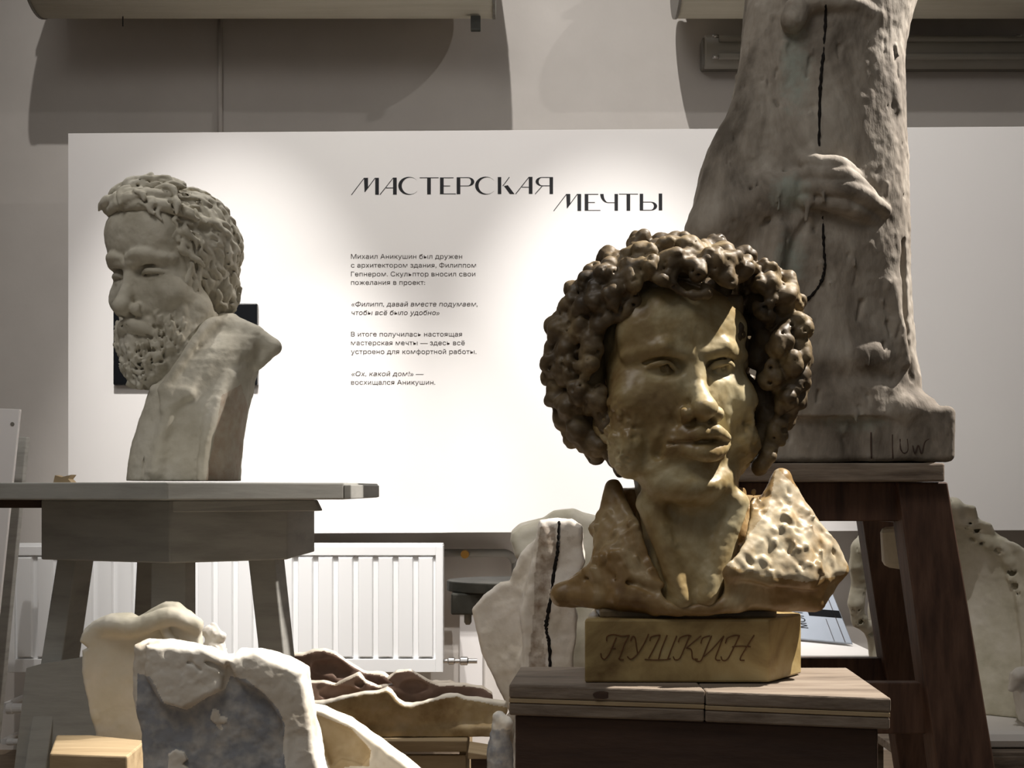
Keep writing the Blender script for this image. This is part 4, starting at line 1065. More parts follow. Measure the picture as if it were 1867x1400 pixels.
# ------------------------------------------------------------------ tall stool and the statue standing on it
YF = 3.05
def stool():
    zt, zb = wz(844, 2.88), wz(878, 2.88)
    root = thing('tall_stool', 'tall red brown wooden stool with splayed legs carrying the tall clay statue', 'stool', (.74, 3.15, 0))
    xl, xr = wx(1236, 2.88), wx(1725, 2.88)
    q = [(xl, 2.88), (xr - .005, 2.88), (xr, 2.89), (xr + .0, 3.42), (xl, 3.42)]
    MB().prism(q, zb, zt, .005).build('seat_slab', MT['wood_old'], root)
    zb -= .0008
    def leg(tx, bx, yt, yb, d, refs):
        z0, z1 = wz(refs[0], yt), wz(refs[1], yb)
        g = (zb - 0) / (zb - z1)
        t = [wx(p, yt) for p in tx]; b = [wx(p, yb) for p in bx]
        x = [t[i] + (b[i] - t[i]) * g for i in (0, 1)]; y = yt + (yb - yt) * g
        MB().hexa([(x[0], y, 0), (x[1], y, 0), (x[1], y + d, 0), (x[0], y + d, 0), (t[0], yt, zb), (t[1], yt, zb), (t[1], yt + d, zb), (t[0], yt + d, zb)], .004).build('leg', MT['wood_red'], root)
    leg((1636, 1728), (1709, 1815), 2.92, 2.84, .08, (878, 1400))
    leg((1262, 1350), (1218, 1318), 2.92, 2.84, .08, (878, 1400))
    leg((1563, 1640), (1618, 1700), 3.31, 3.37, .07, (878, 1245))
    leg((1298, 1372), (1272, 1350), 3.31, 3.37, .07, (878, 1245))
    def rail(p0, p1, pz0, pz1, y, d, q0=None, q1=None):
        q0, q1 = q0 or p0, q1 or p1
        MB().hexa([(wx(q0, y), y, wz(pz1, y)), (wx(q1, y), y, wz(pz1, y)), (wx(q1, y), y + d, wz(pz1, y)), (wx(q0, y), y + d, wz(pz1, y)),
                   (wx(p0, y), y, wz(pz0, y)), (wx(p1, y), y, wz(pz0, y)), (wx(p1, y), y + d, wz(pz0, y)), (wx(p0, y), y + d, wz(pz0, y))], .003).build('rail', MT['wood_red'], root)
    rail(1345, 1640, 879, 950, 2.94, .035, 1340, 1652)
    rail(1315, 1700, 1245, 1338, 2.90, .04)
    rail(1340, 1590, 884, 950, 3.335, .03)
    rail(1340, 1640, 1200, 1250, 3.39, .035)
    # side rails
    for a in (1615, 1330):
        x = wx(a, 3.1)
        MB().box(x - .02, x + .035, 2.97, 3.36, wz(950, 3.1), wz(884, 3.1), .003).build('rail', MT['wood_red'], root)
    x0 = wx(1606, 3.12)
    m = MB(); m.hexa([(x0 + .008, 3.12, wz(1034, 3.12)), (x0 + .10, 3.0, wz(1048, 3.0)), (x0 + .11, 3.06, wz(1048, 3.0)), (x0 + .02, 3.18, wz(1034, 3.12)),
                      (x0, 3.12, wz(962, 3.12)), (x0 + .075, 3.0, wz(958, 3.0)), (x0 + .09, 3.06, wz(958, 3.0)), (x0 + .015, 3.18, wz(962, 3.12))], .014)
    o = m.build('corner_block', MT['plaster_yellow'], root); o['label'] = 'pale rounded block between two legs'
stool()

def statue():
    root = thing('clay_statue', 'tall brown grey clay statue with a hand across its coat, on the tall stool', 'statue', (wx(1500, YF), 3.12, wz(844, 2.88)))
    V = Vol(1470, 500, YF, (-270, -150, -390), (250, 230, 720), 3.0); K = V.K
    lv = []
    for py, a, b, f, d in ((-215, 1440, 1610, 0, 60), (-150, 1395, 1650, 0, 110), (-60, 1368, 1668, 0, 126), (0, 1360, 1664, 0, 128), (60, 1357, 1648, 4, 128), (100, 1355, 1641, 4, 126), (200, 1334, 1638, 6, 126), (250, 1304, 1640, 8, 128), (300, 1280, 1646, 8, 130),
                           (370, 1262, 1648, 8, 132), (430, 1254, 1648, 6, 132), (500, 1256, 1650, 4, 132), (580, 1262, 1655, 0, 130), (640, 1275, 1662, 0, 128), (690, 1290, 1672, 0, 126), (740, 1296, 1674, 0, 126), (765, 1300, 1670, 0, 126)):
        p, q = K(a, py, 0), K(b, py, 0)
        lv.append((p[2], (p[0] + q[0]) / 2, (q[0] - p[0]) / 2, f, d))
    V.loft(lv, pw=2.5)
    # head top out of the picture: neck and shoulders
    # base
    a, b = K(1238, 836, 60), K(1725, 742, 60)
    V.box(((a[0] + b[0]) / 2, -40, (a[2] + b[2]) / 2 - 4), ((b[0] - a[0]) / 2, 150, (b[2] - a[2]) / 2 + 3), 12, 10)
    V.ell(K(1630, 752, 50), (78, 70, 46), 10); V.ell(K(1400, 745, 60), (120, 60, 34), 14)
    V.ell(K(1600, 722, 70), (34, 40, 22), 6)
    # bent arm on the near side with hand across the coat
    V.chain([K(1402, 30, 60), K(1386, 180, 66), K(1340, 300, 76), K(1302, 420, 84)], [36, 44, 46, 42], 30, smooth=4)
    V.chain([K(1296, 424, 84), K(1340, 392, 102), K(1400, 356, 116)], [42, 40, 36], 30, smooth=4)
    V.chain([K(1390, 352, 116), K(1436, 346, 122), K(1488, 340, 118)], [34, 36, 32], 6, smooth=3)
    V.chain([K(1404, 330, 140), K(1450, 322, 144), K(1490, 316, 138)], [9, 11, 9], 6)
    for (p0, p1, p2, r) in (((1470, 296, 150), (1528, 303, 152), (1566, 330, 128), 14), ((1474, 318, 156), (1544, 324, 158), (1600, 374, 124), 14), ((1474, 342, 158), (1550, 348, 160), (1612, 384, 126), 15), ((1470, 364, 152), (1536, 374, 152), (1592, 402, 124), 14)):
        V.chain([K(p0[0], p0[1], p0[2] - 10), K((p0[0] * .45 + p1[0] * .55), (p0[1] * .45 + p1[1] * .55), p1[2] - 4), K(p1[0], p1[1], p1[2] - 4), K((p1[0] + p2[0]) / 2, (p1[1] + p2[1]) / 2 - 3, (p1[2] + p2[2]) / 2 + 2), K(p2[0], p2[1], p2[2] - 2)], [r * 1.1, r, r * 1.05, r * .9, r * .7], 3, smooth=3)
    V.chain([K(1440, 296, 122), K(1480, 280, 130), K(1512, 284, 124)], [14, 16, 11], 6)      # thumb
    # coat details
    V.chain([K(1452, 20, 128), K(1446, 36, 132)], [22, 20], 6)
    V.chain([K(1478, 8, 130), K(1545, 6, 130), K(1600, 30, 118)], [14, 12, 10], 8, smooth=3)
    V.chain([K(1400, 400, 132), K(1390, 440, 136), K(1376, 520, 134), K(1370, 600, 130)], [5, 6, 6, 4], 6, True, smooth=4)
    V.chain([K(1470, 405, 138), K(1440, 460, 140), K(1420, 520, 136)], [6, 8, 6], 10, True, smooth=4)
    V.chain([K(1420, 420, 132), K(1410, 520, 134), K(1402, 560, 130)], [14, 16, 10], 14, smooth=3)
    V.chain([K(1588, 60, 110), K(1590, 200, 112), K(1584, 300, 114)], [7, 8, 6], 8, True, smooth=4)
    for s_ in ((1618, 150, 1612, 220), (1622, 240, 1634, 300), (1626, 330, 1636, 372), (1596, 420, 1630, 560), (1640, 440, 1650, 600), (1650, 560, 1664, 690)):
        V.chain([K(s_[0], s_[1], 92), K((s_[0] + s_[2]) / 2 + 3, (s_[1] + s_[3]) / 2, 92), K(s_[2], s_[3], 88)], [7, 10, 6], 5, True, smooth=3)
    for s_ in ((1610, 100, 1630, 200, 13), (1610, 240, 1626, 330, 14), (1604, 440, 1616, 520, 12), (1616, 520, 1650, 660, 16), (1590, 560, 1640, 640, 14)):
        V.chain([K(s_[0], s_[1], 100), K(s_[2], s_[3], 96)], [s_[4], s_[4] * .8], 8)
    V.chain([K(1430, 664, 106), K(1500, 656, 116), K(1590, 644, 110), K(1650, 660, 60)], [10, 12, 12, 8], 26, smooth=4)
    V.chain([K(1540, 690, 134), K(1590, 684, 128), K(1630, 690, 110)], [5, 8, 5], 14, True, smooth=4)
    rg = np.random.RandomState(77)
    for i in range(110):       # scrapes and dabs of the modelling tool
        px, py = rg.uniform(1290, 1650), rg.uniform(0, 800)
        f_ = front_of(V, px, py)
        if f_ is None: continue
        c = K(px, py, f_ + rg.uniform(0, 2)); l = rg.uniform(8, 34)
        V.chain([tuple(c), tuple(c + np.array([rg.uniform(-6, 6), rg.uniform(-4, 2), -l]))], [rg.uniform(1.5, 4), 1.5], 3, i % 4 != 0)
    V.noise(3.0, 70, 51, (1, 1, 1.6)); V.noise(1.5, 24, 52, (1, 1, 1.6)); V.noise(.9, 10, 53)
    crack = [(1506, 8), (1504, 60), (1499, 120), (1495, 180), (1493, 266)]
    crack2 = [(1500, 394), (1502, 450), (1503, 494), (1494, 520), (1470, 548), (1440, 568), (1405, 580)]
    for ck in (crack, crack2): seam(V, ck, 3.0, 'open_seam', 'black open crack down the front', root)
    for mk in ([(1588, 788), (1588, 812), (1589, 836)], [(1627, 792), (1627, 815), (1628, 836)], [(1641, 800), (1642, 818), (1648, 826), (1655, 820), (1654, 800)], [(1664, 812), (1668, 826), (1674, 812), (1680, 826), (1686, 806), (1694, 800)]):
        seam(V, mk, 1.2, 'drip_mark', 'thin dark mark on the base', root, 'wood_dark')
    tn = lambda px, py, f: blob(px, py, (1450, 120, 44, 130, .6), (1440, 350, 50, 46, .7), (1440, 480, 46, 80, .6), (1560, 770, 120, 30, .5))
    V.mesh('figure', MT['clay_dark'], root, tn, floor=K(0, 842, 150)[2] + 0.0)
statue()
# ------------------------------------------------------------------ plaster casts and moulds
def bench():
    root = thing('low_workbench', 'low plain wooden bench under the nearest plaster fragment, below the picture edge', 'bench', (-.62, 1.9, 0))
    z = .66
    MB().box(-1.15, -.22, 1.62, 2.25, z - .04, z, .004).build('bench_top', MT['wood_old'], root)
    for x in (-1.1, -.28):
        for y in (1.68, 2.19): MB().box(x - .03, x + .03, y - .03, y + .03, 0, z - .0405).build('leg', MT['wood_old'], root)
    return z
ZB = bench()

def front_fragment():
    Y = 1.85
    V = Vol(420, 1290, Y, (-190, -90, -370), (250, 110, 150), 2.2); K = V.K
    out = [(252, 1172), (262, 1168), (300, 1168), (345, 1173), (372, 1180), (400, 1196), (424, 1196), (440, 1184), (470, 1186), (520, 1200), (557, 1222), (561, 1250), (570, 1300), (590, 1400), (640, 1650), (240, 1650), (272, 1420), (270, 1370), (268, 1330), (250, 1260), (251, 1220)]
    V.plate(out, lambda r, u: 4 - .00035 * (r + 20) ** 2 + 0 * u, 44, rd=14)
    V.plate([(270, 1172), (380, 1180), (420, 1200), (408, 1255), (380, 1268), (340, 1292), (300, 1280), (270, 1230)], 40, 26, 10, rd=10)
    V.plate([(418, 1200), (470, 1186), (555, 1222), (585, 1400), (620, 1640), (540, 1640), (520, 1400), (520, 1320), (505, 1290), (480, 1262), (436, 1236)], 38, 26, 8, rd=10)
    V.chain([K(256, 1184, 30), K(310, 1176, 36), K(370, 1190, 36), K(410, 1212, 30)], [9, 10, 9, 8], 8, smooth=4)
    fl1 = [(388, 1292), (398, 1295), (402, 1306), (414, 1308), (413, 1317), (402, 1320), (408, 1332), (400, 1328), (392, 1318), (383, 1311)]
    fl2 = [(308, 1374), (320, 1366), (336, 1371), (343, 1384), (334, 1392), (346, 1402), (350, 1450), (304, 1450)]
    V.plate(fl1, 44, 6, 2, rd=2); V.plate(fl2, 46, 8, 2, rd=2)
    V.chain([K(338, 1206, 62), K(350, 1210, 66), K(366, 1222, 64)], [3, 4, 2], 3, True); V.chain([K(370, 1204, 60), K(400, 1216, 62), K(410, 1226, 58)], [3, 5, 3], 3, True)
    V.noise(2.6, 44, 61); V.noise(1.3, 15, 62); V.noise(.6, 6, 63)
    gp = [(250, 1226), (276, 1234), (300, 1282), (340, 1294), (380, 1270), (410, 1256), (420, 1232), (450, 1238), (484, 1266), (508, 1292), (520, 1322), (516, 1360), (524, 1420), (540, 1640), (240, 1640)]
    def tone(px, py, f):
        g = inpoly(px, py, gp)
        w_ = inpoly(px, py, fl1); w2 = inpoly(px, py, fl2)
        return np.where(g & ~w_ & ~w2, .6, 0)  # shade of the recessed lower face painted in; raised flakes left white as lit
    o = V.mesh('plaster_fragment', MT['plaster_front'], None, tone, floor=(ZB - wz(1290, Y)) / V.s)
    tag(o, 'thick broken plaster fragment with white rim and shade painted blue grey on its face, nearest the camera', 'plaster cast', 'plaster fragments')
front_fragment()

def rear_fragment():
    Y = 2.12
    V = Vol(270, 1220, Y, (-130, -70, -320), (130, 90, 150), 2.4); K = V.K
    out = [(164, 1150), (178, 1136), (210, 1118), (240, 1117), (252, 1124), (272, 1112), (300, 1098), (325, 1098), (350, 1114), (370, 1130), (373, 1180), (380, 1345), (390, 1600), (170, 1600), (186, 1345), (186, 1330), (176, 1290), (166, 1230), (164, 1180), (172, 1176), (160, 1164)]
    V.plate(out, lambda r, u: -14 + .0022 * (r - 10) ** 2, 15, rd=8)
    V.chain([K(164, 1152, 0), K(200, 1140, 14), K(250, 1142, 14), K(310, 1124, 14), K(360, 1140, 10)], [10, 16, 18, 18, 12], 12, smooth=4)
    V.chain([K(300, 1150, 10), K(312, 1168, 10)], [9, 11], 6)
    V.noise(2.0, 40, 64); V.noise(.9, 14, 65); V.noise(.4, 6, 66)
    o = V.mesh('plaster_fragment', MT['plaster_yellow'], None, None, floor=(ZB - wz(1220, Y)) / V.s)
    tag(o, 'tall yellowish plaster mould piece with a folded top edge, behind the wooden block', 'plaster cast', 'plaster fragments')
rear_fragment()

def crumb():
    Y = 2.2
    V = Vol(390, 1170, Y, (-34, -30, -320), (40, 34, 40), 2.2); K = V.K
    V.chain([K(390, 1156, 0), K(392, 1200, 0), K(392, 1300, 0), K(392, 1500, 0)], [15, 24, 24, 26], 4)
    V.sph(K(378, 1150, 4), 11, 3); V.sph(K(402, 1160, 6), 10, 3); V.sph(K(390, 1144, 0), 9, 3)
    V.noise(3.5, 9, 67); V.noise(1.5, 5, 68)
    o = V.mesh('plaster_lump', MT['plaster'], None, None, floor=(ZB - wz(1170, Y)) / V.s)
    tag(o, 'small crumbly white plaster lump between the two plaster pieces on the bench', 'plaster cast')
crumb()

def side_wedge():
    Y = 1.98
    V = Vol(650, 1330, Y, (-100, -70, -320), (190, 90, 80), 2.4); K = V.K
    V.plate([(560, 1286), (590, 1290), (640, 1312), (700, 1352), (760, 1396), (840, 1460), (840, 1700), (560, 1700)], lambda r, u: 6 + .1 * r, 26, rd=8)
    V.plate([(574, 1306), (600, 1316), (640, 1334), (670, 1362), (676, 1380), (660, 1398), (640, 1390), (620, 1386), (604, 1398), (592, 1372), (580, 1340)], 40, 22, 6, True)
    V.noise(1.6, 30, 71); V.noise(.7, 9, 72)
    tn = lambda px, py, f: np.where(inpoly(px, py, [(572, 1300), (640, 1328), (676, 1368), (672, 1396), (640, 1396), (604, 1404), (580, 1345)]) & (f < 60), 0., .7)
    o = V.mesh('plaster_fragment', MT['plaster_brown'], None, tn, floor=(ZB - wz(1330, Y)) / V.s)
    tag(o, 'sloping wedge of cream plaster with a brown stained hollow, beside the nearest fragment', 'plaster cast', 'plaster fragments')
side_wedge()

def block():
    Y = 2.0
    z1 = wz(1382, Y - .06)
    m = MB(); 
    x0, x1 = wx(86, 1.92), wx(236, 1.92)
    m.prism([(x0, 1.93), (x1, 1.91), (wx(276, 2.06), 2.03), (wx(190, 2.2) + .02, 2.075), (wx(150, 2.2), 2.075)], ZB + .0005, wz(1376, 1.92), .003)
    tag(m.build('wooden_block', MT['wood_pine']), 'pale sawn wooden block with a knot, beside the yellowish mould piece', 'block')
block()

# ---- crate with the brown lined mould lying on it
YC = 3.15
def crate():
    zt = wz(1350, YC)
    root = thing('wooden_crate', 'pale pine crate under the brown lined mould', 'crate', (-.28, YC + .2, 0))
    x0, x1 = wx(560, YC), wx(852, YC)
    MB().box(x0, x1, YC, YC + .55, zt - .03, zt, .003).build('lid', MT['wood_pine'], root)
    for k in range(4):
        a = .02 + k * .148
        MB().box(x0 + .01, x1 - .004, YC + .012, YC + .03, a, a + .136, .002).build('front_board', MT['wood_pine'], root)
    MB().box(x1 - .022, x1 - .004, YC + .031, YC + .53, .02, zt - .031).build('side_panel', MT['wood_pine'], root)
    MB().box(x0 + .01, x0 + .028, YC + .031, YC + .53, .02, zt - .031).build('side_panel', MT['wood_pine'], root)
    MB().box(x0 + .01, x1 - .004, YC + .04, YC + .53, 0, .0195).build('bottom', MT['wood_pine'], root)
    return zt
ZC = crate()
def plank():
    Y = 3.0; z = wz(1384, Y)
    root = thing('trestle_plank', 'short pine batten end sticking out beside the crate', 'batten', (wx(872, Y), Y, 0))
    MB().hexa([(wx(853, Y), Y, z), (wx(891, Y), Y, z), (wx(891, Y), Y + .13, z), (wx(853, Y), Y + .13, z), (wx(853, Y), Y, wz(1371, Y)), (wx(891, Y), Y, wz(1377, Y)), (wx(891, Y), Y + .13, wz(1377, Y)), (wx(853, Y), Y + .13, wz(1371, Y))], .002).build('batten_top', MT['wood_pine'], root)
    MB().box(wx(858, Y), wx(886, Y), Y + .02, Y + .05, 0, z - .0005).build('leg', MT['wood_dark'], root)
    MB().box(wx(858, Y), wx(886, Y), Y + .08, Y + .11, 0, z - .0005).build('leg', MT['wood_dark'], root)
plank()

def mould():
    Y = 3.3
    root = thing('piece_mould', 'long shellacked plaster mould with wavy rim and brown hollow lining, lying on the crate', 'mould', (wx(740, Y), Y, ZC))
    # outer shell: front wall with the wavy rim
    V = Vol(740, 1270, Y, (-230, -60, -80), (195, 120, 100), 2.2); K = V.K
    rim = [(540, 1284), (590, 1280), (622, 1270), (664, 1260), (690, 1258), (706, 1253), (714, 1258), (724, 1272), (738, 1282), (752, 1283), (776, 1276), (808, 1268), (834, 1264), (848, 1270), (876, 1274), (900, 1280), (922, 1284)]
    V.plate(rim + [(926, 1300), (918, 1322), (890, 1334), (846, 1340), (700, 1342), (600, 1330), (540, 1318)], lambda r, u: 62 - .0009 * r * r + .12 * u, 14, rd=6)
    V.plate([(548, 1322), (918, 1310), (890, 1340), (560, 1338)], 10, 62, 12)
    V.noise(2.6, 34, 81); V.noise(1.4, 12, 82)
    tn = lambda px, py, f: np.where(py < np.interp(px, [p[0] for p in rim], [p[1] for p in rim]) + 6, .7, 0)
    V.mesh('front_wall', MT['plaster_brown'], root, tn, floor=(ZC - wz(1270, Y)) / V.s + .6)
    # middle wall and lining
    V = Vol(740, 1270, Y, (-230, -130, -80), (195, 60, 110), 2.2); K = V.K
    r2 = [(530, 1240), (590, 1240), (612, 1246), (646, 1230), (654, 1227), (664, 1240), (690, 1249), (716, 1246), (704, 1238), (722, 1222), (748, 1218), (780, 1238), (800, 1246), (846, 1246), (880, 1250), (898, 1262), (900, 1300)]
    V.plate(r2 + [(880, 1330), (560, 1330), (530, 1300)], 10, 12, rd=5)
    V.plate([(560, 1300), (862, 1290), (856, 1332), (560, 1332)], -10, 40, 8)
    V.ell(K(756, 1252, 24), (26, 14, 12), 4, True); V.ell(K(620, 1264, 22), (36, 12, 14), 4, True); V.ell(K(656, 1246, 22), (10, 10, 9), 3, True)
    V.noise(2.4, 30, 83); V.noise(1.0, 10, 84)
    tn = lambda px, py, f: np.where(py < np.interp(px, [p[0] for p in r2], [p[1] for p in r2]) + 5, .7, 0)
    V.mesh('lining', MT['mould_brown'], root, tn, floor=(ZC - wz(1270, Y)) / V.s + .6)
    V = Vol(740, 1270, Y, (-230, -150, -80), (195, 60, 110), 2.2); K = V.K
    r3 = [(530, 1192), (556, 1190), (570, 1184), (590, 1182), (610, 1188), (640, 1208), (664, 1222), (700, 1228), (720, 1240), (820, 1240), (840, 1250)]
    V.plate(r3 + [(840, 1320), (530, 1320)], -60, 14, rd=5)
    V.plate([(560, 1300), (880, 1290), (860, 1332), (560, 1332)], -50, 60, 8)
    V.ell(K(600, 1216, -42), (34, 14, 14), 4, True); V.ell(K(622, 1226, -42), (16, 14, 12), 4, True)
    V.noise(2.4, 30, 85); V.noise(1.0, 10, 86)
    tn = lambda px, py, f: np.where(py < np.interp(px, [p[0] for p in r3], [p[1] for p in r3]) + 5, .7, 0)
    V.mesh('rear_wall', MT['mould_brown'], root, tn, floor=(ZC - wz(1270, Y)) / V.s + .6)
mould()

# ---- round turntable stool in the dark
def turntable():
    Y = 3.95
    root = thing('modelling_turntable', 'dark round topped turntable on a box beside the radiator, partly behind the split cast', 'turntable', (wx(925, Y), Y, 0))
    zt = wz(1062, Y)
    c = (wx(925, Y), Y + .12)
    pts = lambda r: [(c[0] + r * math.cos(2 * math.pi * k / 40), c[1] + r * .8 * math.sin(2 * math.pi * k / 40)) for k in range(40)]
    MB().prism(pts(.205), zt - .035, zt, .004).build('top', MT['dark_metal'], root)
    zb = wz(1121, Y)
    MB().box(wx(822, Y), wx(1030, Y), Y, Y + .25, zb, zt - .0355, .006).build('box_frame', MT['dark_metal'], root)
    MB().tube([(wx(851, Y), Y + .1, zb + .01), (wx(851, Y), Y + .1, wz(1140, Y)), (wx(851, Y), Y + .1, wz(1145, Y))], [.013, .013, .007], 12).build('spindle', MT['pipe'], root, True)
    MB().box(wx(960, Y), wx(1010, Y), Y + .08, Y + .17, 0, zb - .0005).build('leg', MT['dark_metal'], root)
    Y2 = 3.93
    cb = smoothline([P(948, 1064, Y2), P(916, 1070, Y2), P(897, 1082, Y2), P(898, 1094, Y2), P(910, 1110, Y2), P(920, 1128, Y2)], 6)
    MB().tube(cb, .0035, 8).build('cable', MT['cable'], root, True)['label'] = 'thin black looping cable'
turntable()

def split_cast():
    Y = 3.35
    root = thing('split_cast', 'tall white plaster cast split by a dark crack, standing behind the bust stand', 'plaster cast', (wx(985, Y), Y, 0))
    V = Vol(970, 1200, Y, (-130, -90, -720), (130, 110, 290), 3.0); K = V.K
    V.plate([(984, 950), (1000, 944), (1044, 946), (1058, 958), (1066, 1020), (1054, 1050), (1050, 1110), (1052, 1160), (1044, 1200), (1050, 1400), (1070, 1800), (930, 1800), (930, 1400), (945, 1250), (952, 1180), (950, 1110), (966, 1040), (978, 985)], 34, 40, rd=10)
    V.plate([(980, 985), (990, 1010), (970, 1100), (960, 1200), (950, 1300), (940, 1800), (860, 1800), (880, 1400), (930, 1300), (902, 1240), (880, 1190), (868, 1150), (860, 1112), (880, 1086), (912, 1062), (930, 1060), (950, 1010)], lambda r, u: 4 + .25 * r, 26, 10, rd=8)
    V.ell(K(998, 1060, 62), (14, 14, 18), 8); V.ell(K(1020, 1075, 66), (18, 14, 34), 10); V.ell(K(1000, 1000, 66), (14, 12, 40), 10)
    V.ell(K(1054, 1100, 40), (14, 30, 14), 8, True); V.ell(K(1056, 1060, 40), (10, 30, 22), 6, True)
    V.noise(3.4, 40, 91); V.noise(1.7, 16, 92); V.noise(.7, 7, 93)
    ck = [(1020, 950), (1018, 985), (1014, 1020), (1008, 1060), (1004, 1090), (997, 1130), (996, 1150), (1001, 1170), (1003, 1220), (1003, 1300)]
    seam(V, ck, 3.6, 'open_seam', 'black crack down the middle', root)
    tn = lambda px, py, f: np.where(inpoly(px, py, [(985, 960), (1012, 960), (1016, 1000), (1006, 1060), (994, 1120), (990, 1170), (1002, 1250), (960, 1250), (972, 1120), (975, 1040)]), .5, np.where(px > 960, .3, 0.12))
    V.mesh('cast_body', MT['plaster_cleft'], root, tn, floor=(0 - wz(1200, Y)) / V.s)
split_cast()

def stump_cast():
    Y = 4.5
    V = Vol(1010, 1000, Y, (-100, -90, -720), (140, 90, 100), 3.5); K = V.K
    V.plate([(932, 985), (934, 970), (950, 958), (990, 946), (1000, 938), (1012, 930), (1026, 928), (1044, 926), (1062, 934), (1084, 940), (1110, 950), (1120, 1100), (1100, 1800), (1000, 1800), (990, 1060), (960, 1024), (940, 1012)], 0, 60, rd=16)
    V.noise(4, 50, 94); V.noise(1.2, 18, 95)
    o = V.mesh('plaster_cast', MT['plaster_yellow'], None, None, floor=(0 - wz(1000, Y)) / V.s)
    tag(o, 'greyish rounded plaster cast rising behind the split cast', 'plaster cast')
stump_cast()

# ---- white table with leaning booklet
def table():
    root = thing('display_table', 'low dark table with a white covered top behind the olive bust', 'table', (.85, 5.2, 0))
    yf, yb = 4.75, 5.86; zt = wz(1194, yf)
    x0, x1 = wx(1006, yf), wx(1606, yf)
    MB().box(x0, x1, yf, yb, zt - .02, zt, .004).build('white_top', MT['paper'], root)
    MB().box(x0 + .02, x1 - .01, yf + .02, yb - .02, zt - .10, zt - .0205, .003).build('apron', MT['wood_dark'], root)
    for x in (x0 + .05, x1 - .05):
        for y in (yf + .06, yb - .06): MB().box(x - .03, x + .03, y - .03, y + .03, 0, zt - .1005).build('leg', MT['wood_dark'], root)
    return zt, x0
ZT, XT = table()
def booklet():
    # stiff card standing tilted on the table
    Yn, Yf_ = 5.02, 5.42
    root = thing('leaning_booklet', 'blue grey card booklet with dark stripes and sideways letters, propped on the white table', 'booklet', (wx(1510, 5.1), 5.1, ZT))
    a = np.array(P(1553, 1172, 5.0)); a[2] = ZT + .015
    b = np.array([wx(1380, 5.3), 5.3, ZT + .015])
    up = np.array(P(1515, 1076, 5.22)) - a
    n = np.cross(b - a, up); n /= np.linalg.norm(n)
    if n[1] > 0: n = -n
    def slab(p, q, r, s_, t, off, name, m, parent):
        k = [np.array(v) + n * off for v in (p, q, r, s_)]
        vs = [tuple(v) for v in k] + [tuple(v - n * t) for v in k]
        return link(name, vs, [(0, 1, 2, 3), (7, 6, 5, 4), (0, 4, 5, 1), (1, 5, 6, 2), (2, 6, 7, 3), (3, 7, 4, 0)], m, parent)
    pt = lambda u, v: a + (b - a) * u + up * v
    slab(pt(0, 0), pt(1, 0), pt(1, 1.06), pt(0, 1.06), .012, 0, 'cover', MT['booklet'], root)
    for (u0, u1, v0, v1) in ((0.0, .34, .46, .60), (.0, .30, .93, 1.05)):
        slab(pt(u0, v0), pt(u1, v0), pt(u1, v1), pt(u0, v1), .0008, .0012, 'stripe', MT['screen'], root)
    slab(pt(.06, 0), pt(.068, 0), pt(.068, 1.06), pt(.06, 1.06), .0008, .0012, 'stripe', MT['ink_grey'], root)
    slab(pt(.17, 0), pt(.176, 0), pt(.176, .42), pt(.17, .42), .0008, .0012, 'stripe', MT['ink_grey'], root)
    v, f = text_mesh('НОМ'); v2, f2 = text_mesh('М')
    for (vv, ff, u0, vv0, s) in ((v, f, .40, .52, .15), (v2, f2, .55, .40, .15)):
        pts = [pt(u0 + q[1] * s * .9, vv0 - q[0] * s * .9 + .0) + n * .0015 for q in vv]
        link('lettering', pts, ff, MT['ink'], root)
booklet()

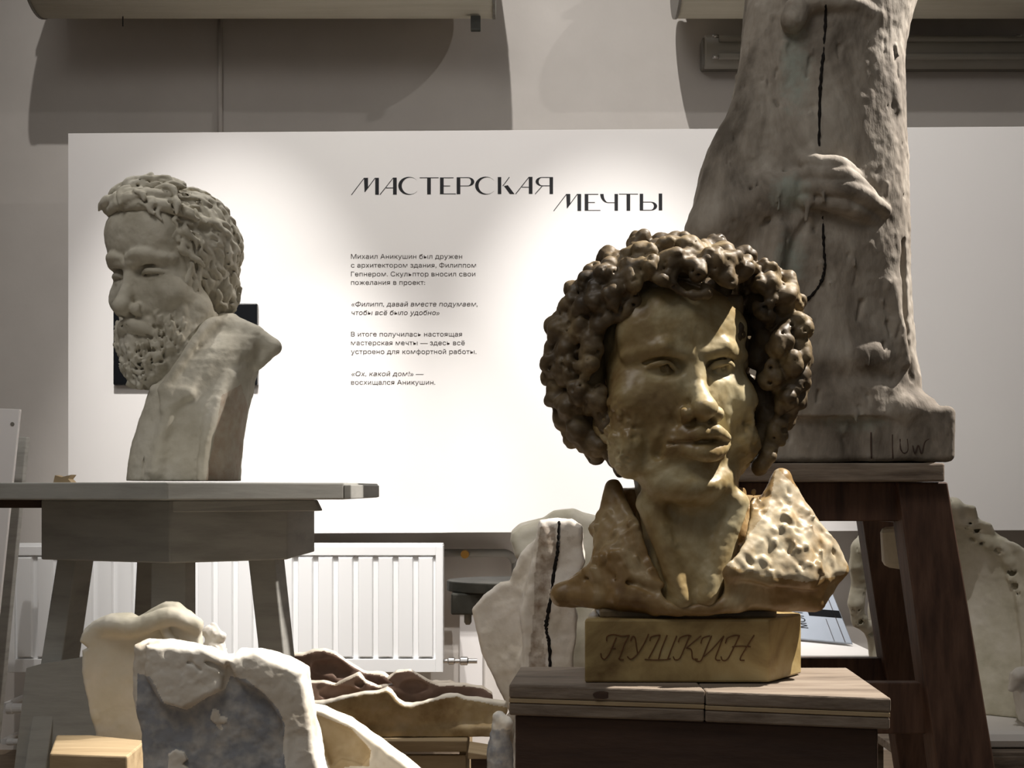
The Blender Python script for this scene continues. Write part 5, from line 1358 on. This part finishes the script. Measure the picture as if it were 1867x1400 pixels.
# ---- large shell mould at the right, on a low bench
def right_side():
    yb = 4.12
    zt = wz(1335, yb)
    root = thing('plank_bench', 'low bench of pale planks under the white slab at the lower right', 'bench', (wx(1900, yb), yb + .3, 0))
    zp = wz(1367, yb)
    xb0 = wx(1640, yb)
    for k in range(3):
        MB().box(xb0, 2.25, yb - .04 + k * .21, yb + .165 + k * .21, zp - .03, zp, .003).build('plank', MT['wood_top'], root)
    MB().box(xb0, 2.25, yb - .05, yb - .041, zp - .14, zp - .012, .002).build('front_rail', MT['wood_top'], root)
    for x in (xb0 + .06, 2.19):
        for y in (yb, yb + .5): MB().box(x - .03, x + .03, y - .03, y + .03, 0, zp - .0305).build('leg', MT['wood_top'], root)
    s = MB().box(wx(1690, yb), 2.2, yb, yb + .55, zp + .0005, zt, .03).build('foam_slab', MT['paper'], smooth=False)
    tag(s, 'rounded white slab under the big hollow mould at the lower right', 'slab')
    Y = 4.45
    V = Vol(1720, 1120, Y, (-190, -150, -260), (260, 120, 220), 3.0); K = V.K
    out = [(1568, 1000), (1580, 984), (1620, 960), (1660, 930), (1700, 915), (1738, 922), (1748, 944), (1770, 952), (1782, 975), (1806, 984), (1826, 996), (1842, 1020), (1850, 1050), (1862, 1076), (1872, 1130), (1880, 1220), (1866, 1300), (1800, 1306), (1700, 1300), (1610, 1250), (1600, 1190), (1590, 1150), (1566, 1132), (1560, 1100), (1568, 1060), (1562, 1030)]
    bowl = lambda r, u: -86 + .0042 * (r - 10) ** 2 + .0022 * (u + 10) ** 2
    V.plate(out, bowl, 17, rd=7)
    for i in range(len(out)):           # ragged thick rim
        a, b = out[i], out[(i + 1) % len(out)]
        if a[1] > 1270: continue
        ka, kb = K(*a), K(*b)
        fa, fb = bowl(ka[0], ka[2]) + 6, bowl(kb[0], kb[2]) + 6
        V.cone(K(a[0], a[1], fa), K(b[0], b[1], fb), 14, 14, 6)
    V.noise(2.2, 44, 101); V.noise(1.0, 13, 102); V.noise(.6, 7, 103)
    rg = np.random.RandomState(4)
    for i in range(120):
        k_ = rg.randint(0, len(out) - 1); a, b_ = out[k_], out[k_ + 1]; t = rg.rand()
        px, py = a[0] + (b_[0] - a[0]) * t, a[1] + (b_[1] - a[1]) * t
        if py > 1270: continue
        ka = K(px, py); V.sph(K(px + rg.uniform(-9, 9), py + rg.uniform(-9, 9), bowl(ka[0], ka[2]) + 10), rg.uniform(4, 10), 2, i % 2 == 0)
    o = V.mesh('shell_mould', MT['plaster_yellow'], None, None, floor=(zt - wz(1120, Y)) / V.s + .3)
    tag(o, 'large hollow plaster shell mould with ragged white rim, behind the tall stool', 'mould')
    Y = 4.2
    V = Vol(1870, 1260, Y, (-40, -40, -60), (120, 60, 60), 2.4); K = V.K
    V.plate([(1846, 1256), (1848, 1230), (1862, 1218), (1900, 1212), (1960, 1240), (1960, 1330), (1866, 1330), (1860, 1300), (1852, 1262)], -6, 22, rd=6)
    V.chain([K(1846, 1256, 6), K(1856, 1234, 14), K(1880, 1222, 16)], [7, 12, 12], 5)
    V.noise(2.4, 20, 105); V.noise(1.2, 8, 106)
    o = V.mesh('plaster_fragment', MT['plaster'], None, None, floor=(zt - wz(1260, Y)) / V.s + .3)
    tag(o, 'small white edged plaster fragment cut by the edge, in front of the shell mould', 'plaster cast', 'plaster fragments')
right_side()

def grey_lump():
    Y = 2.9
    V = Vol(905, 1350, Y, (-30, -30, -740), (60, 50, 80), 3.0); K = V.K
    V.chain([K(912, 1310, 0), K(912, 1370, 0), K(915, 1700, 0), K(915, 2000, 0)], [14, 24, 30, 34], 4)
    V.sph(K(920, 1320, 0), 16, 6)
    V.noise(3, 24, 107); V.noise(1.5, 8, 108)
    o = V.mesh('plaster_fragment', MT['plaster_front'], None, lambda px, py, f: np.where(py > 1330, .6, .4), floor=(0 - wz(1350, Y)) / V.s)
    tag(o, 'narrow blue grey plaster piece between the crate and the bust stand', 'plaster cast', 'plaster fragments')
grey_lump()
